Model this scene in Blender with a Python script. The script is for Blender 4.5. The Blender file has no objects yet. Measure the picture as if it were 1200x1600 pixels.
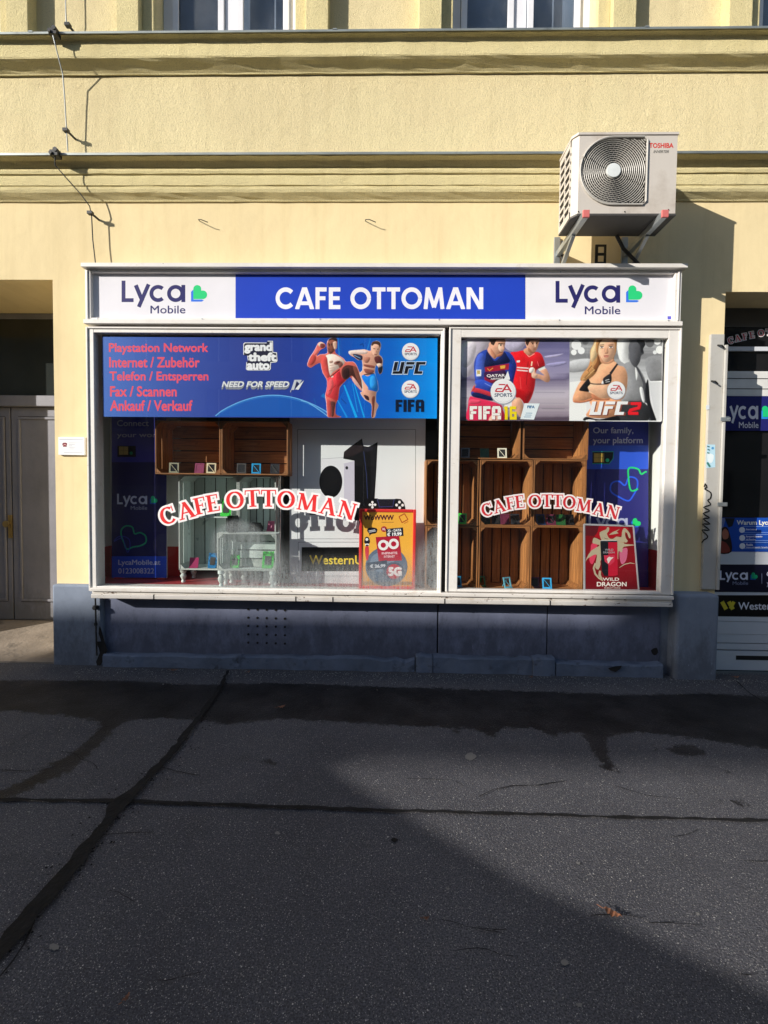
import bpy, bmesh, math, random
import numpy as np
from mathutils import Vector, Matrix, Euler
from mathutils.geometry import tessellate_polygon
random.seed(7)
S = bpy.context.scene
COL = S.collection
rad = math.radians

# ------------------------------------------------------------------ camera
FPX = 740.0
cd = bpy.data.cameras.new('camera'); cam = bpy.data.objects.new('camera', cd); COL.objects.link(cam)
cd.sensor_fit = 'VERTICAL'; cd.sensor_height = 36.0; cd.sensor_width = 27.0
cd.lens = FPX/1600*36.0; cd.clip_start = .05; cd.clip_end = 1000
CP = Vector((0, -3.56, 1.32))
CR = Matrix.Rotation(rad(1.1), 3, 'Z') @ Matrix.Rotation(rad(90-2.1), 3, 'X') @ Matrix.Rotation(rad(.62), 3, 'Z')
cam.location = CP; cam.rotation_euler = CR.to_euler()
S.camera = cam

# ------------------------------------------------------------------ sky, sun, exposure
SUN = Vector((1.52, 1.0, -.66)).normalized()       # the way the light travels
w = bpy.data.worlds.new('World'); S.world = w; w.use_nodes = True
nt = w.node_tree; bg = nt.nodes['Background']
sk = nt.nodes.new('ShaderNodeTexSky'); sk.sky_type = 'NISHITA'; sk.sun_disc = False
sk.sun_elevation = math.asin(-SUN.z); sk.sun_rotation = math.atan2(-SUN.x, -SUN.y)
nt.links.new(sk.outputs[0], bg.inputs[0]); bg.inputs[1].default_value = .118
sl = bpy.data.lights.new('sun', 'SUN'); sl.energy = 4.9; sl.angle = rad(.3); sl.color = (1, .94, .85)
so = bpy.data.objects.new('sun', sl); COL.objects.link(so)
so.rotation_euler = SUN.to_track_quat('-Z', 'Y').to_euler(); so.location = (-8, -8, 9)
S.view_settings.view_transform = 'Standard'; S.view_settings.look = 'None'
S.view_settings.exposure = 0.34; S.view_settings.gamma = 1

# ------------------------------------------------------------------ pixel (1200x1600 photo) <-> plane helpers
def ray(px, py): return CR @ Vector(((px-600)/FPX, -(py-800)/FPX, -1))
def U(px, py, Y):
    d = ray(px, py); t = (Y-CP.y)/d.y
    return (CP.x+d.x*t, CP.z+d.z*t)
def G(px, py, z=0.0):
    d = ray(px, py); t = (z-CP.z)/d.z
    return (CP.x+d.x*t, CP.y+d.y*t)
def R(x0, y0, x1, y1, Y):
    ym = (y0+y1)/2; xm = (x0+x1)/2
    return (U(x0, ym, Y)[0], U(x1, ym, Y)[0], U(xm, y1, Y)[1], U(xm, y0, Y)[1])   # X0,X1,Z0,Z1

# ------------------------------------------------------------------ materials
def lin(h):
    h = h.lstrip('#'); v = [int(h[i:i+2], 16)/255 for i in (0, 2, 4)]
    return tuple(c/12.92 if c <= .04045 else ((c+.055)/1.055)**2.4 for c in v)
_M = {}
def base(name):
    m = bpy.data.materials.new(name); m.use_nodes = True
    return m, m.node_tree, m.node_tree.nodes['Principled BSDF']
def N(nt, t, **k):
    n = nt.nodes.new(t)
    for a, b in k.items():
        if hasattr(n, a): setattr(n, a, b)
        else: n.inputs[a.replace('_', ' ')].default_value = b
    return n
def mixc(nt, f, a, b, mode='MIX'):
    n = nt.nodes.new('ShaderNodeMix'); n.data_type = 'RGBA'; n.blend_type = mode
    for s, v in ((0, f), (6, a), (7, b)):
        if hasattr(v, 'links') or hasattr(v, 'is_linked'): nt.links.new(v, n.inputs[s])
        else: n.inputs[s].default_value = v if s == 0 else (*v[:3], 1)
    return n.outputs[2]
def ramp(nt, src, p0, p1, c0=(0, 0, 0), c1=(1, 1, 1)):
    r = nt.nodes.new('ShaderNodeValToRGB'); e = r.color_ramp.elements
    e[0].position = p0; e[1].position = p1; e[0].color = (*c0, 1); e[1].color = (*c1, 1)
    nt.links.new(src, r.inputs[0]); return r.outputs[0]
def noise(nt, scale, detail=4, stretch=None, rough=.55, co='Object'):
    tc = nt.nodes.new('ShaderNodeTexCoord'); src = tc.outputs[co]
    if stretch:
        mp = nt.nodes.new('ShaderNodeMapping'); mp.inputs['Scale'].default_value = stretch
        nt.links.new(src, mp.inputs[0]); src = mp.outputs[0]
    n = N(nt, 'ShaderNodeTexNoise', Scale=scale, Detail=detail, Roughness=rough)
    nt.links.new(src, n.inputs['Vector']); return n.outputs[0]
def bump(nt, b, src, strength, dist):
    n = N(nt, 'ShaderNodeBump', Strength=strength, Distance=dist); nt.links.new(src, n.inputs['Height'])
    nt.links.new(n.outputs[0], b.inputs['Normal']); return n
def M(name, col, rough=.6, metal=0, var=.12, scale=6, bs=0, bd=.001, bscale=60, col2=None, c2=(.6, .75), c2s=12, stretch=None, spec=.5, bdetail=5):
    if name in _M: return _M[name]
    m, nt, b = base(name)
    if isinstance(col, str): col = lin(col)
    n = noise(nt, scale, 5, stretch)
    lo = tuple(c*(1-var) for c in col); hi = tuple(min(1, c*(1+var)) for c in col)
    c = ramp(nt, n, .3, .7, lo, hi)
    if col2:
        if isinstance(col2, str): col2 = lin(col2)
        n2 = noise(nt, c2s, 8, stretch, .65)
        c = mixc(nt, ramp(nt, n2, *c2), c, col2)
    nt.links.new(c, b.inputs['Base Color'])
    b.inputs['Roughness'].default_value = rough; b.inputs['Metallic'].default_value = metal
    b.inputs['Specular IOR Level'].default_value = spec
    if bs: bump(nt, b, noise(nt, bscale, bdetail), bs, bd)
    _M[name] = m; return m
def P(h, rough=.32):                                   # one printed colour
    k = 'print_'+h+str(rough)
    if k not in _M:
        m, nt, b = base(k); c = lin(h)
        n = noise(nt, 3, 3)
        nt.links.new(ramp(nt, n, .3, .7, tuple(x*.95 for x in c), tuple(min(1, x*1.03) for x in c)), b.inputs['Base Color'])
        b.inputs['Roughness'].default_value = rough; b.inputs['Specular IOR Level'].default_value = .3
        _M[k] = m
    return _M[k]
def PP(h):                                             # a patch of a printed photograph: mottled
    k = 'photo_'+h
    if k not in _M:
        m, nt, b = base(k); c = lin(h)
        n1 = noise(nt, 34, 6, (1, 1, .8), .7)
        cc = ramp(nt, n1, .36, .66, tuple(x*.62 for x in c), tuple(min(1, x*1.22+.01) for x in c))
        nt.links.new(cc, b.inputs['Base Color']); b.inputs['Roughness'].default_value = .32; b.inputs['Specular IOR Level'].default_value = .3
        _M[k] = m
    return _M[k]
def PG(name, stops, axis='X', wob=0, scale=3, rough=.32, streak=None):       # printed gradient across a poster
    if name in _M: return _M[name]
    m, nt, b = base(name)
    tc = nt.nodes.new('ShaderNodeTexCoord'); sp = nt.nodes.new('ShaderNodeSeparateXYZ'); nt.links.new(tc.outputs['Generated'], sp.inputs[0])
    src = sp.outputs['XYZ'.index(axis)]
    if wob:
        nn = noise(nt, scale, 5, streak, .6, 'Generated')
        ma = N(nt, 'ShaderNodeMath', operation='MULTIPLY_ADD'); nt.links.new(nn, ma.inputs[0]); ma.inputs[1].default_value = wob
        nt.links.new(src, ma.inputs[2]); src2 = N(nt, 'ShaderNodeMath', operation='SUBTRACT'); nt.links.new(ma.outputs[0], src2.inputs[0]); src2.inputs[1].default_value = wob*.5
        src = src2.outputs[0]
    r = nt.nodes.new('ShaderNodeValToRGB'); e = r.color_ramp.elements
    while len(e) < len(stops): e.new(.5)
    for i, (p, c) in enumerate(stops): e[i].position = p; e[i].color = (*lin(c), 1)
    nt.links.new(src, r.inputs[0]); nt.links.new(r.outputs[0], b.inputs['Base Color'])
    b.inputs['Roughness'].default_value = rough; b.inputs['Specular IOR Level'].default_value = .3
    _M[name] = m; return m
def glass_mat(name, tint=(.975, .985, .98), rough=.0, dirt=.005):
    if name in _M: return _M[name]
    m, nt, b = base(name); out = nt.nodes['Material Output']; nt.nodes.remove(b)
    tr = N(nt, 'ShaderNodeBsdfTransparent'); tr.inputs[0].default_value = (*tint, 1)
    gl = N(nt, 'ShaderNodeBsdfGlossy'); gl.inputs['Roughness'].default_value = rough
    df = N(nt, 'ShaderNodeBsdfDiffuse'); df.inputs[0].default_value = (.7, .72, .74, 1)
    ge = nt.nodes.new('ShaderNodeNewGeometry'); mr = N(nt, 'ShaderNodeMapRange'); nt.links.new(ge.outputs['Backfacing'], mr.inputs[0]); mr.inputs[3].default_value = 1.36; mr.inputs[4].default_value = 1/1.36
    fr = N(nt, 'ShaderNodeFresnel'); nt.links.new(mr.outputs[0], fr.inputs[0])
    mx = nt.nodes.new('ShaderNodeMixShader'); nt.links.new(fr.outputs[0], mx.inputs[0]); nt.links.new(tr.outputs[0], mx.inputs[1]); nt.links.new(gl.outputs[0], mx.inputs[2])
    m2 = nt.nodes.new('ShaderNodeMixShader')
    nt.links.new(ramp(nt, noise(nt, 3.5, 6, (1, 1, .35)), .45, .85, (0, 0, 0), (dirt,)*3), m2.inputs[0])
    nt.links.new(mx.outputs[0], m2.inputs[1]); nt.links.new(df.outputs[0], m2.inputs[2])
    nt.links.new(m2.outputs[0], out.inputs[0]); _M[name] = m; return m
GLASS = glass_mat('shop_glass')

def wood(name, col, axis, dark=.45):
    if name in _M: return _M[name]
    m, nt, b = base(name)
    st = {'X': (1.2, 22, 22), 'Z': (22, 22, 1.2)}[axis]
    g = noise(nt, 3.2, 8, st, .6)
    c = ramp(nt, g, .3, .72, tuple(x*dark for x in col), col)
    ge = nt.nodes.new('ShaderNodeNewGeometry')
    c = mixc(nt, 1.0, c, ramp(nt, ge.outputs['Random Per Island'], 0, 1, (.55, .48, .44), (1.12, 1.1, 1.08)), 'MULTIPLY')
    kn = noise(nt, 7, 3, (1.5, 1.5, 1.5)); c = mixc(nt, ramp(nt, kn, .62, .72), c, tuple(x*.3 for x in col))
    gr = noise(nt, 2.5, 6, None, .7); c = mixc(nt, ramp(nt, gr, .5, .75, (0, 0, 0), (.5,)*3), c, tuple(x*y for x, y in zip(col, (.42, .38, .4))))
    nt.links.new(c, b.inputs['Base Color']); b.inputs['Roughness'].default_value = .7
    bump(nt, b, g, .35, .002); _M[name] = m; return m

def plaster(name, col, coarse):
    m, nt, b = base(name)
    c1 = ramp(nt, noise(nt, 1.1, 6, (1, 1, .6)), .3, .72, tuple(x*.86 for x in col), col)
    dirt = noise(nt, 2.4, 8, (1, 1, .5), .7)
    c1 = mixc(nt, ramp(nt, dirt, .56, .8, (0, 0, 0), (.4,)*3), c1, tuple(x*y for x, y in zip(col, (.62, .6, .5))))
    c1 = mixc(nt, ramp(nt, noise(nt, 2.6, 7, (4, 1, .22), .65), .5, .78, (0, 0, 0), (.30,)*3), c1, tuple(x*y for x, y in zip(col, (.60, .56, .46))))
    c1 = mixc(nt, ramp(nt, noise(nt, .9, 3), .52, .56, (0, 0, 0), (.10,)*3), c1, tuple(min(1, x*1.15) for x in col))
    if coarse:
        sp = noise(nt, 150, 4, None, .75)
        c1 = mixc(nt, ramp(nt, sp, .36, .46, (.5,)*3, (0, 0, 0)), c1, tuple(x*.45 for x in col))
    nt.links.new(c1, b.inputs['Base Color']); b.inputs['Roughness'].default_value = .95; b.inputs['Specular IOR Level'].default_value = .15
    if coarse:
        n1 = noise(nt, 135, 5, None, .72); b1 = bump(nt, b, n1, 1.0, .012)
        b2 = N(nt, 'ShaderNodeBump', Strength=.35, Distance=.03); nt.links.new(noise(nt, 9, 3), b2.inputs['Height']); nt.links.new(b2.outputs[0], b1.inputs['Normal'])
    else:
        b1 = bump(nt, b, noise(nt, 160, 4, None, .6), .25, .002)
        b2 = N(nt, 'ShaderNodeBump', Strength=.3, Distance=.02); nt.links.new(noise(nt, 5, 4), b2.inputs['Height']); nt.links.new(b2.outputs[0], b1.inputs['Normal'])
    _M[name] = m; return m
SMOOTH = plaster('smooth_yellow_plaster', (.86, .71, .42), False)
COARSE = plaster('rough_yellow_plaster', (.96, .82, .49), True)
STUCCO = plaster('stucco_moulding', (.90, .78, .43), True)
ZINC = M('zinc_flashing', (.33, .36, .35), .5, .6, .2, 5, col2=(.12, .13, .13), c2=(.6, .8))
def worn_paint(name, col, rust=.62, under=(.12, .07, .045)):
    m, nt, b = base(name)
    c = ramp(nt, noise(nt, 4, 6, (1, 1, .5)), .3, .7, tuple(x*.88 for x in col), col)
    c = mixc(nt, ramp(nt, noise(nt, 14, 9, (.7, 1, 1), .72), .54, .74, (0, 0, 0), (.55,)*3), c, tuple(x*y for x, y in zip(col, (.66, .58, .47))))
    f = ramp(nt, noise(nt, 26, 9, (.55, 1, 1.2), .75), rust, rust+.02)
    c = mixc(nt, f, c, under)
    nt.links.new(c, b.inputs['Base Color']); b.inputs['Roughness'].default_value = .45
    bump(nt, b, noise(nt, 30, 6, None, .7), .25, .002); _M[name] = m; return m
FRAME = worn_paint('worn_white_frame_paint', (.80, .77, .73), .665)
SILLP = worn_paint('rusty_white_sill_paint', (.78, .74, .69), .61)
def grimy(name, col, z0, z1, dirt):
    m, nt, b = base(name); tc = nt.nodes.new('ShaderNodeTexCoord'); sp = nt.nodes.new('ShaderNodeSeparateXYZ'); nt.links.new(tc.outputs['Object'], sp.inputs[0])
    c = ramp(nt, noise(nt, 2.2, 7, (1, 1, .6), .65), .3, .7, tuple(x*.72 for x in col), tuple(x*1.12 for x in col))
    mr = N(nt, 'ShaderNodeMapRange'); nt.links.new(sp.outputs[2], mr.inputs[0]); mr.inputs[1].default_value = z0; mr.inputs[2].default_value = z1; mr.inputs[3].default_value = .30; mr.inputs[4].default_value = -.06
    ad = N(nt, 'ShaderNodeMath', operation='ADD'); nt.links.new(mr.outputs[0], ad.inputs[0]); nt.links.new(noise(nt, 11, 9, (1, 1, .5), .78), ad.inputs[1])
    c = mixc(nt, ramp(nt, ad.outputs[0], .52, .78, (0, 0, 0), (.85,)*3), c, dirt)
    c = mixc(nt, ramp(nt, noise(nt, 55, 6, (1, 1, .25), .7), .66, .72, (0, 0, 0), (.6,)*3), c, tuple(min(1, x*1.9) for x in col))
    c = mixc(nt, ramp(nt, noise(nt, 38, 7, None, .75), .67, .69), c, tuple(x*.3 for x in dirt))
    nt.links.new(c, b.inputs['Base Color']); b.inputs['Roughness'].default_value = .8; b.inputs['Specular IOR Level'].default_value = .25
    bump(nt, b, noise(nt, 30, 8, None, .7), .45, .004); _M[name] = m; return m
PLINTH = grimy('grey_plinth_render', (.24, .285, .37), .0, .5, (.11, .125, .16))
BASEP = grimy('grey_base_panel', (.19, .215, .32), .1, .45, (.085, .095, .135))
BLACK = M('matt_black', (.012, .012, .014), .6)
DARK = M('dark_interior', (.02, .019, .02), .8)
BLKMET = M('dark_iron', (.05, .05, .05), .5, .6)
GALV = M('galvanised_steel', (.42, .45, .46), .45, .7, .15, 10)
SEAMM = M('dark_gap', (.015, .013, .012), .9)

# ------------------------------------------------------------------ mesh building
ORG = {}
def org(o): return ORG.get(o.name, Vector((0, 0, 0)))
class MB:
    def __init__(s): s.v = []; s.f = []; s.m = []; s.mats = []; s.cur = 0
    def mat(s, m):
        if m not in s.mats: s.mats.append(m)
        s.cur = s.mats.index(m); return s
    def add(s, vs, fs):
        k = len(s.v); s.v += [tuple(p) for p in vs]; s.f += [tuple(k+i for i in f) for f in fs]; s.m += [s.cur]*len(fs); return s
    def box(s, x0, x1, y0, y1, z0, z1):
        x0, x1 = min(x0, x1), max(x0, x1); y0, y1 = min(y0, y1), max(y0, y1); z0, z1 = min(z0, z1), max(z0, z1)
        return s.add([(x, y, z) for x in (x0, x1) for y in (y0, y1) for z in (z0, z1)],
                     [(0, 1, 3, 2), (4, 6, 7, 5), (0, 4, 5, 1), (2, 3, 7, 6), (0, 2, 6, 4), (1, 5, 7, 3)])
    def bar(s, a, b, wx, wy, up=(0, 0, 1)):
        a = Vector(a); b = Vector(b); d = (b-a).normalized(); u = Vector(up)
        if abs(d.dot(u)) > .95: u = Vector((0, 1, 0))
        p = d.cross(u).normalized()*wx/2; q = p.cross(d).normalized()*wy/2
        vs = [e+i*p+j*q for e in (a, b) for i, j in ((-1, -1), (1, -1), (1, 1), (-1, 1))]
        return s.add(vs, [(3, 2, 1, 0), (4, 5, 6, 7), (0, 1, 5, 4), (1, 2, 6, 5), (2, 3, 7, 6), (3, 0, 4, 7)])
    def prism(s, pts, a, b, axis='X'):                     # closed 2D profile pushed from a to b
        n = len(pts)
        mk = {'X': lambda t, p: (t, p[0], p[1]), 'Y': lambda t, p: (p[0], t, p[1]), 'Z': lambda t, p: (p[0], p[1], t)}[axis]
        vs = [mk(a, p) for p in pts]+[mk(b, p) for p in pts]
        tri = tessellate_polygon([[Vector((p[0], p[1], 0)) for p in pts]])
        fs = [(i, (i+1) % n, n+(i+1) % n, n+i) for i in range(n)]+[t for t in tri]+[tuple(n+i for i in t[::-1]) for t in tri]
        return s.add(vs, fs)
    def tube(s, pts, r, n=8, r2=None, caps=True):
        pts = [Vector(p) for p in pts]; rings = []
        for i, p in enumerate(pts):
            d = (pts[min(i+1, len(pts)-1)]-pts[max(i-1, 0)]).normalized()
            u = Vector((0, 0, 1)) if abs(d.z) < .9 else Vector((1, 0, 0))
            a = d.cross(u).normalized(); b = a.cross(d).normalized()
            rr = r if r2 is None else r+(r2-r)*i/max(1, len(pts)-1)
            if isinstance(r, (list, tuple)): rr = r[i]
            rings.append([p+a*math.cos(t*2*math.pi/n)*rr+b*math.sin(t*2*math.pi/n)*rr for t in range(n)])
        vs = [v for g in rings for v in g]; fs = []
        for i in range(len(pts)-1):
            for t in range(n): fs.append((i*n+t, i*n+(t+1) % n, (i+1)*n+(t+1) % n, (i+1)*n+t))
        if caps: fs += [tuple(range(n))[::-1], tuple((len(pts)-1)*n+t for t in range(n))]
        return s.add(vs, fs)
    def lathe(s, prof, cx, cy, n=16):                      # [(r,z)]
        vs = [(cx+r*math.cos(t*2*math.pi/n), cy+r*math.sin(t*2*math.pi/n), z) for r, z in prof for t in range(n)]
        fs = [(i*n+t, i*n+(t+1) % n, (i+1)*n+(t+1) % n, (i+1)*n+t) for i in range(len(prof)-1) for t in range(n)]
        fs += [tuple(range(n))[::-1], tuple((len(prof)-1)*n+t for t in range(n))]
        return s.add(vs, fs)
    def disc_y(s, cx, cz, r, y0, y1, n=32):
        return s.prism([(cx+r*math.cos(t*2*math.pi/n), cz+r*math.sin(t*2*math.pi/n)) for t in range(n)], y0, y1, 'Y')
    def build(s, name, parent=None, bev=0, smooth=False, label=None, cat=None, group=None, kind=None, mat=None):
        me = bpy.data.meshes.new(name)
        o0 = org(parent) if parent else Vector((0, 0, 0))
        if parent is None and kind is None and s.v:          # a one-mesh thing: origin at its foot
            xs = [p[0] for p in s.v]; ys = [p[1] for p in s.v]; zs = [p[2] for p in s.v]
            o0 = Vector(((min(xs)+max(xs))/2, (min(ys)+max(ys))/2, min(zs)))
        me.from_pydata([tuple(Vector(p)-o0) for p in s.v], [], s.f)
        for m in ([mat] if mat else s.mats): me.materials.append(m)
        if not mat: me.polygons.foreach_set('material_index', s.m)
        bm = bmesh.new(); bm.from_mesh(me); bmesh.ops.recalc_face_normals(bm, faces=bm.faces); bm.to_mesh(me); bm.free()
        if smooth: me.shade_smooth(); 
        o = bpy.data.objects.new(name, me); COL.objects.link(o)
        if parent: o.parent = parent
        else: o.location = o0
        ORG[o.name] = o0
        if bev:
            md = o.modifiers.new('bevel', 'BEVEL'); md.width = bev; md.segments = 2; md.limit_method = 'ANGLE'; md.angle_limit = rad(40)
        if smooth:
            try: me.set_sharp_from_angle(angle=rad(40))
            except Exception: pass
        tag(o, label, cat, group, kind); return o
def tag(o, label=None, cat=None, group=None, kind=None):
    for k, v in (('label', label), ('category', cat), ('group', group), ('kind', kind)):
        if v: o[k] = v
    return o
def thing(name, label, cat, loc, group=None):
    o = bpy.data.objects.new(name, None); COL.objects.link(o); o.location = loc; o.empty_display_size = .1
    ORG[o.name] = Vector(loc); return tag(o, label, cat, group)

# ------------------------------------------------------------------ printing: flat shapes and lettering on a plane
_T = {}
def text_mesh(body, bold):
    k = (body, bold)
    if k not in _T:
        c = bpy.data.curves.new('lettering', 'FONT'); c.body = body; c.size = 1; c.offset = bold; c.resolution_u = 3
        o = bpy.data.objects.new('lettering', c); COL.objects.link(o); bpy.context.view_layer.update()
        me = bpy.data.meshes.new_from_object(o.evaluated_get(bpy.context.evaluated_depsgraph_get()))
        _T[k] = ([(v.co.x, v.co.y) for v in me.vertices], [tuple(p.vertices) for p in me.polygons])
        bpy.data.objects.remove(o); bpy.data.meshes.remove(me); bpy.data.curves.remove(c)
    return _T[k]
def smooth_pts(pts, k=4):
    n = len(pts); out = []
    for i in range(n):
        p0, p1, p2, p3 = pts[i-1], pts[i], pts[(i+1) % n], pts[(i+2) % n]
        for j in range(k):
            t = j/k
            out.append(tuple(.5*((2*p1[a])+(-p0[a]+p2[a])*t+(2*p0[a]-5*p1[a]+4*p2[a]-p3[a])*t*t+(-p0[a]+3*p1[a]-3*p2[a]+p3[a])*t**3) for a in (0, 1)))
    return out
def clip_poly(poly, axis, val, keep_less):
    out = []
    for i in range(len(poly)):
        a, b = poly[i-1], poly[i]
        ia = (a[axis] <= val) == keep_less or a[axis] == val; ib = (b[axis] <= val) == keep_less or b[axis] == val
        if ia != ib:
            t = (val-a[axis])/(b[axis]-a[axis]); out.append(tuple(a[k]+(b[k]-a[k])*t for k in (0, 1)))
        if ib: out.append(b)
    return out
def strip_quads(pts, ws):
    n = len(pts); L = []; Rr = []
    for i in range(n):
        a = pts[max(i-1, 0)]; b = pts[min(i+1, n-1)]
        dx, dy = b[0]-a[0], b[1]-a[1]; l = math.hypot(dx, dy) or 1
        wv = (ws[i] if isinstance(ws, (list, tuple)) else ws)/2
        nx, ny = -dy/l*wv, dx/l*wv
        L.append((pts[i][0]+nx, pts[i][1]+ny)); Rr.append((pts[i][0]-nx, pts[i][1]-ny))
    return [[L[i], L[i+1], Rr[i+1], Rr[i]] for i in range(n-1)]
def arcp(cx, cy, rx, ry, a0, a1, n=24):
    return [(cx+rx*math.cos(rad(a0+(a1-a0)*i/n)), cy+ry*math.sin(rad(a0+(a1-a0)*i/n))) for i in range(n+1)]

def gblur(a, s):
    if s < .25: return a
    r = max(1, int(s*2.6)); k = np.exp(-.5*(np.arange(-r, r+1)/s)**2); k /= k.sum()
    for ax in (0, 1):
        p = np.pad(a, [(r, r) if i == ax else (0, 0) for i in range(a.ndim)], 'edge'); o = np.zeros_like(a)
        for i, w in enumerate(k): o += w*(p[i:i+a.shape[0]] if ax == 0 else p[:, i:i+a.shape[1]])
        a = o
    return a
class Pic:
    '''a printed picture worked out on a fine grid and laid on the poster as coloured vertices'''
    def __init__(s, x0, y0, x1, y1, res, lay, stops=None, seed=3):
        s.x0, s.y0, s.res, s.lay = x0, y0, res, lay; s.w = int((x1-x0)*res)+1; s.h = int((y1-y0)*res)+1
        s.rgb = np.zeros((s.h, s.w, 3)); s.a = np.zeros((s.h, s.w)); s.rng = np.random.RandomState(seed)
        if stops:
            s.a[:] = 1; t = 1-np.arange(s.h)/(s.h-1)
            n = gblur(s.rng.rand(s.h, s.w), 5*res)-.5; n = n/(abs(n).max()+1e-6)
            st = gblur(s.rng.rand(s.h, 1), 1.2*res)-.5; st = st/(abs(st).max()+1e-6)
            tt = np.clip(t[:, None]+.10*n+.05*st, 0, 1); ps = [p for p, c in stops]
            for k in range(3): s.rgb[..., k] = np.interp(tt, ps, [lin(c)[k] for p, c in stops])
    def poly(s, col, pts, shade=True):
        X = (np.array([p[0] for p in pts])-s.x0)*s.res; Y = (np.array([p[1] for p in pts])-s.y0)*s.res
        size = min(np.ptp(X), np.ptp(Y)); m_ = int(min(40, size*.4)+6)
        i0, i1 = max(0, int(Y.min())-m_), min(s.h, int(Y.max())+m_); j0, j1 = max(0, int(X.min())-m_), min(s.w, int(X.max())+m_)
        if i1-i0 < 2 or j1-j0 < 2: return
        yy, xx = np.mgrid[i0:i1, j0:j1]; acc = np.zeros(yy.shape)
        for oy in (-.25, .25):
            for ox in (-.25, .25):
                ins = np.zeros(yy.shape, bool); n = len(X); j = n-1
                for i in range(n):
                    if Y[i] != Y[j]:
                        c = (Y[i] > yy+oy) != (Y[j] > yy+oy)
                        ins ^= c & (xx+ox < (X[j]-X[i])*(yy+oy-Y[i])/(Y[j]-Y[i])+X[i])
                    j = i
                acc += ins*.25
        mk = gblur(acc, s.res*(.32 if shade else .16)); c = np.array(lin(col))[None, None, :]*np.ones(yy.shape+(1,))
        if shade and size > 3:
            R_ = max(1.2, min(size*.20, 7*s.res)); h = gblur(acc, R_); gy, gx = np.gradient(h)
            sh = (gx*.75+gy*.65)*R_*1.9; f = np.clip(1+sh*.85-.08*(1-h), .5, 1.4)
            n = gblur(s.rng.rand(*yy.shape), 1.1*s.res)-.5; f = f*(1+.55*n/(abs(n).max()+1e-6)*.35)
            c = c*f[..., None]
        A = mk[..., None]; s.rgb[i0:i1, j0:j1] = s.rgb[i0:i1, j0:j1]*(1-A)*(1 if True else 0)+np.clip(c, 0, 1)*A if s.a.min() > .99 else np.where(s.a[i0:i1, j0:j1, None] > .01, s.rgb[i0:i1, j0:j1]*(1-A)+np.clip(c, 0, 1)*A, np.clip(c, 0, 1))
        s.a[i0:i1, j0:j1] = np.maximum(s.a[i0:i1, j0:j1], mk)
    def build(s, art, parent):
        rgb = np.clip(s.rgb*(1+.05*(s.rng.rand(s.h, s.w)-.5))[..., None], 0, 1); keep = s.a > .5
        z, s_l = art.z, art.lay; art.z = None; art.lay = s.lay
        idx = -np.ones((s.h, s.w), int); b = MB().mat(PICM()); cols = []
        A0 = np.array(art.pt((s.x0, s.y0))); A1 = np.array(art.pt((s.x0+(s.w-1)/s.res, s.y0))); A2 = np.array(art.pt((s.x0, s.y0+(s.h-1)/s.res))); A3 = np.array(art.pt((s.x0+(s.w-1)/s.res, s.y0+(s.h-1)/s.res)))
        u = np.arange(s.w)/(s.w-1); v = np.arange(s.h)/(s.h-1)
        Pn = A0*((1-v)[:, None]*(1-u)[None])[..., None]+A1*((1-v)[:, None]*u[None])[..., None]+A2*(v[:, None]*(1-u)[None])[..., None]+A3*(v[:, None]*u[None])[..., None]
        q = keep[:-1, :-1] & keep[1:, :-1] & keep[:-1, 1:] & keep[1:, 1:]
        used = np.zeros_like(keep); used[:-1, :-1] |= q; used[1:, :-1] |= q; used[:-1, 1:] |= q; used[1:, 1:] |= q
        idx[used] = np.arange(used.sum()); b.v = [tuple(p) for p in Pn[used]]
        I, J = np.nonzero(q); b.f = list(zip(idx[I, J].tolist(), idx[I+1, J].tolist(), idx[I+1, J+1].tolist(), idx[I, J+1].tolist())); b.m = [0]*len(b.f)
        o = b.build('printed_picture', parent); ca = o.data.attributes.new('print', 'FLOAT_COLOR', 'POINT')
        ca.data.foreach_set('color', np.concatenate([rgb[used], np.ones((used.sum(), 1))], 1).ravel()); art.z, art.lay = z, s_l
def PICM():
    if 'picture_print' not in _M:
        m, nt, b = base('picture_print'); at = nt.nodes.new('ShaderNodeAttribute'); at.attribute_name = 'print'
        nt.links.new(at.outputs['Color'], b.inputs['Base Color']); b.inputs['Roughness'].default_value = .32; b.inputs['Specular IOR Level'].default_value = .3; _M['picture_print'] = m
    return _M['picture_print']
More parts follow.
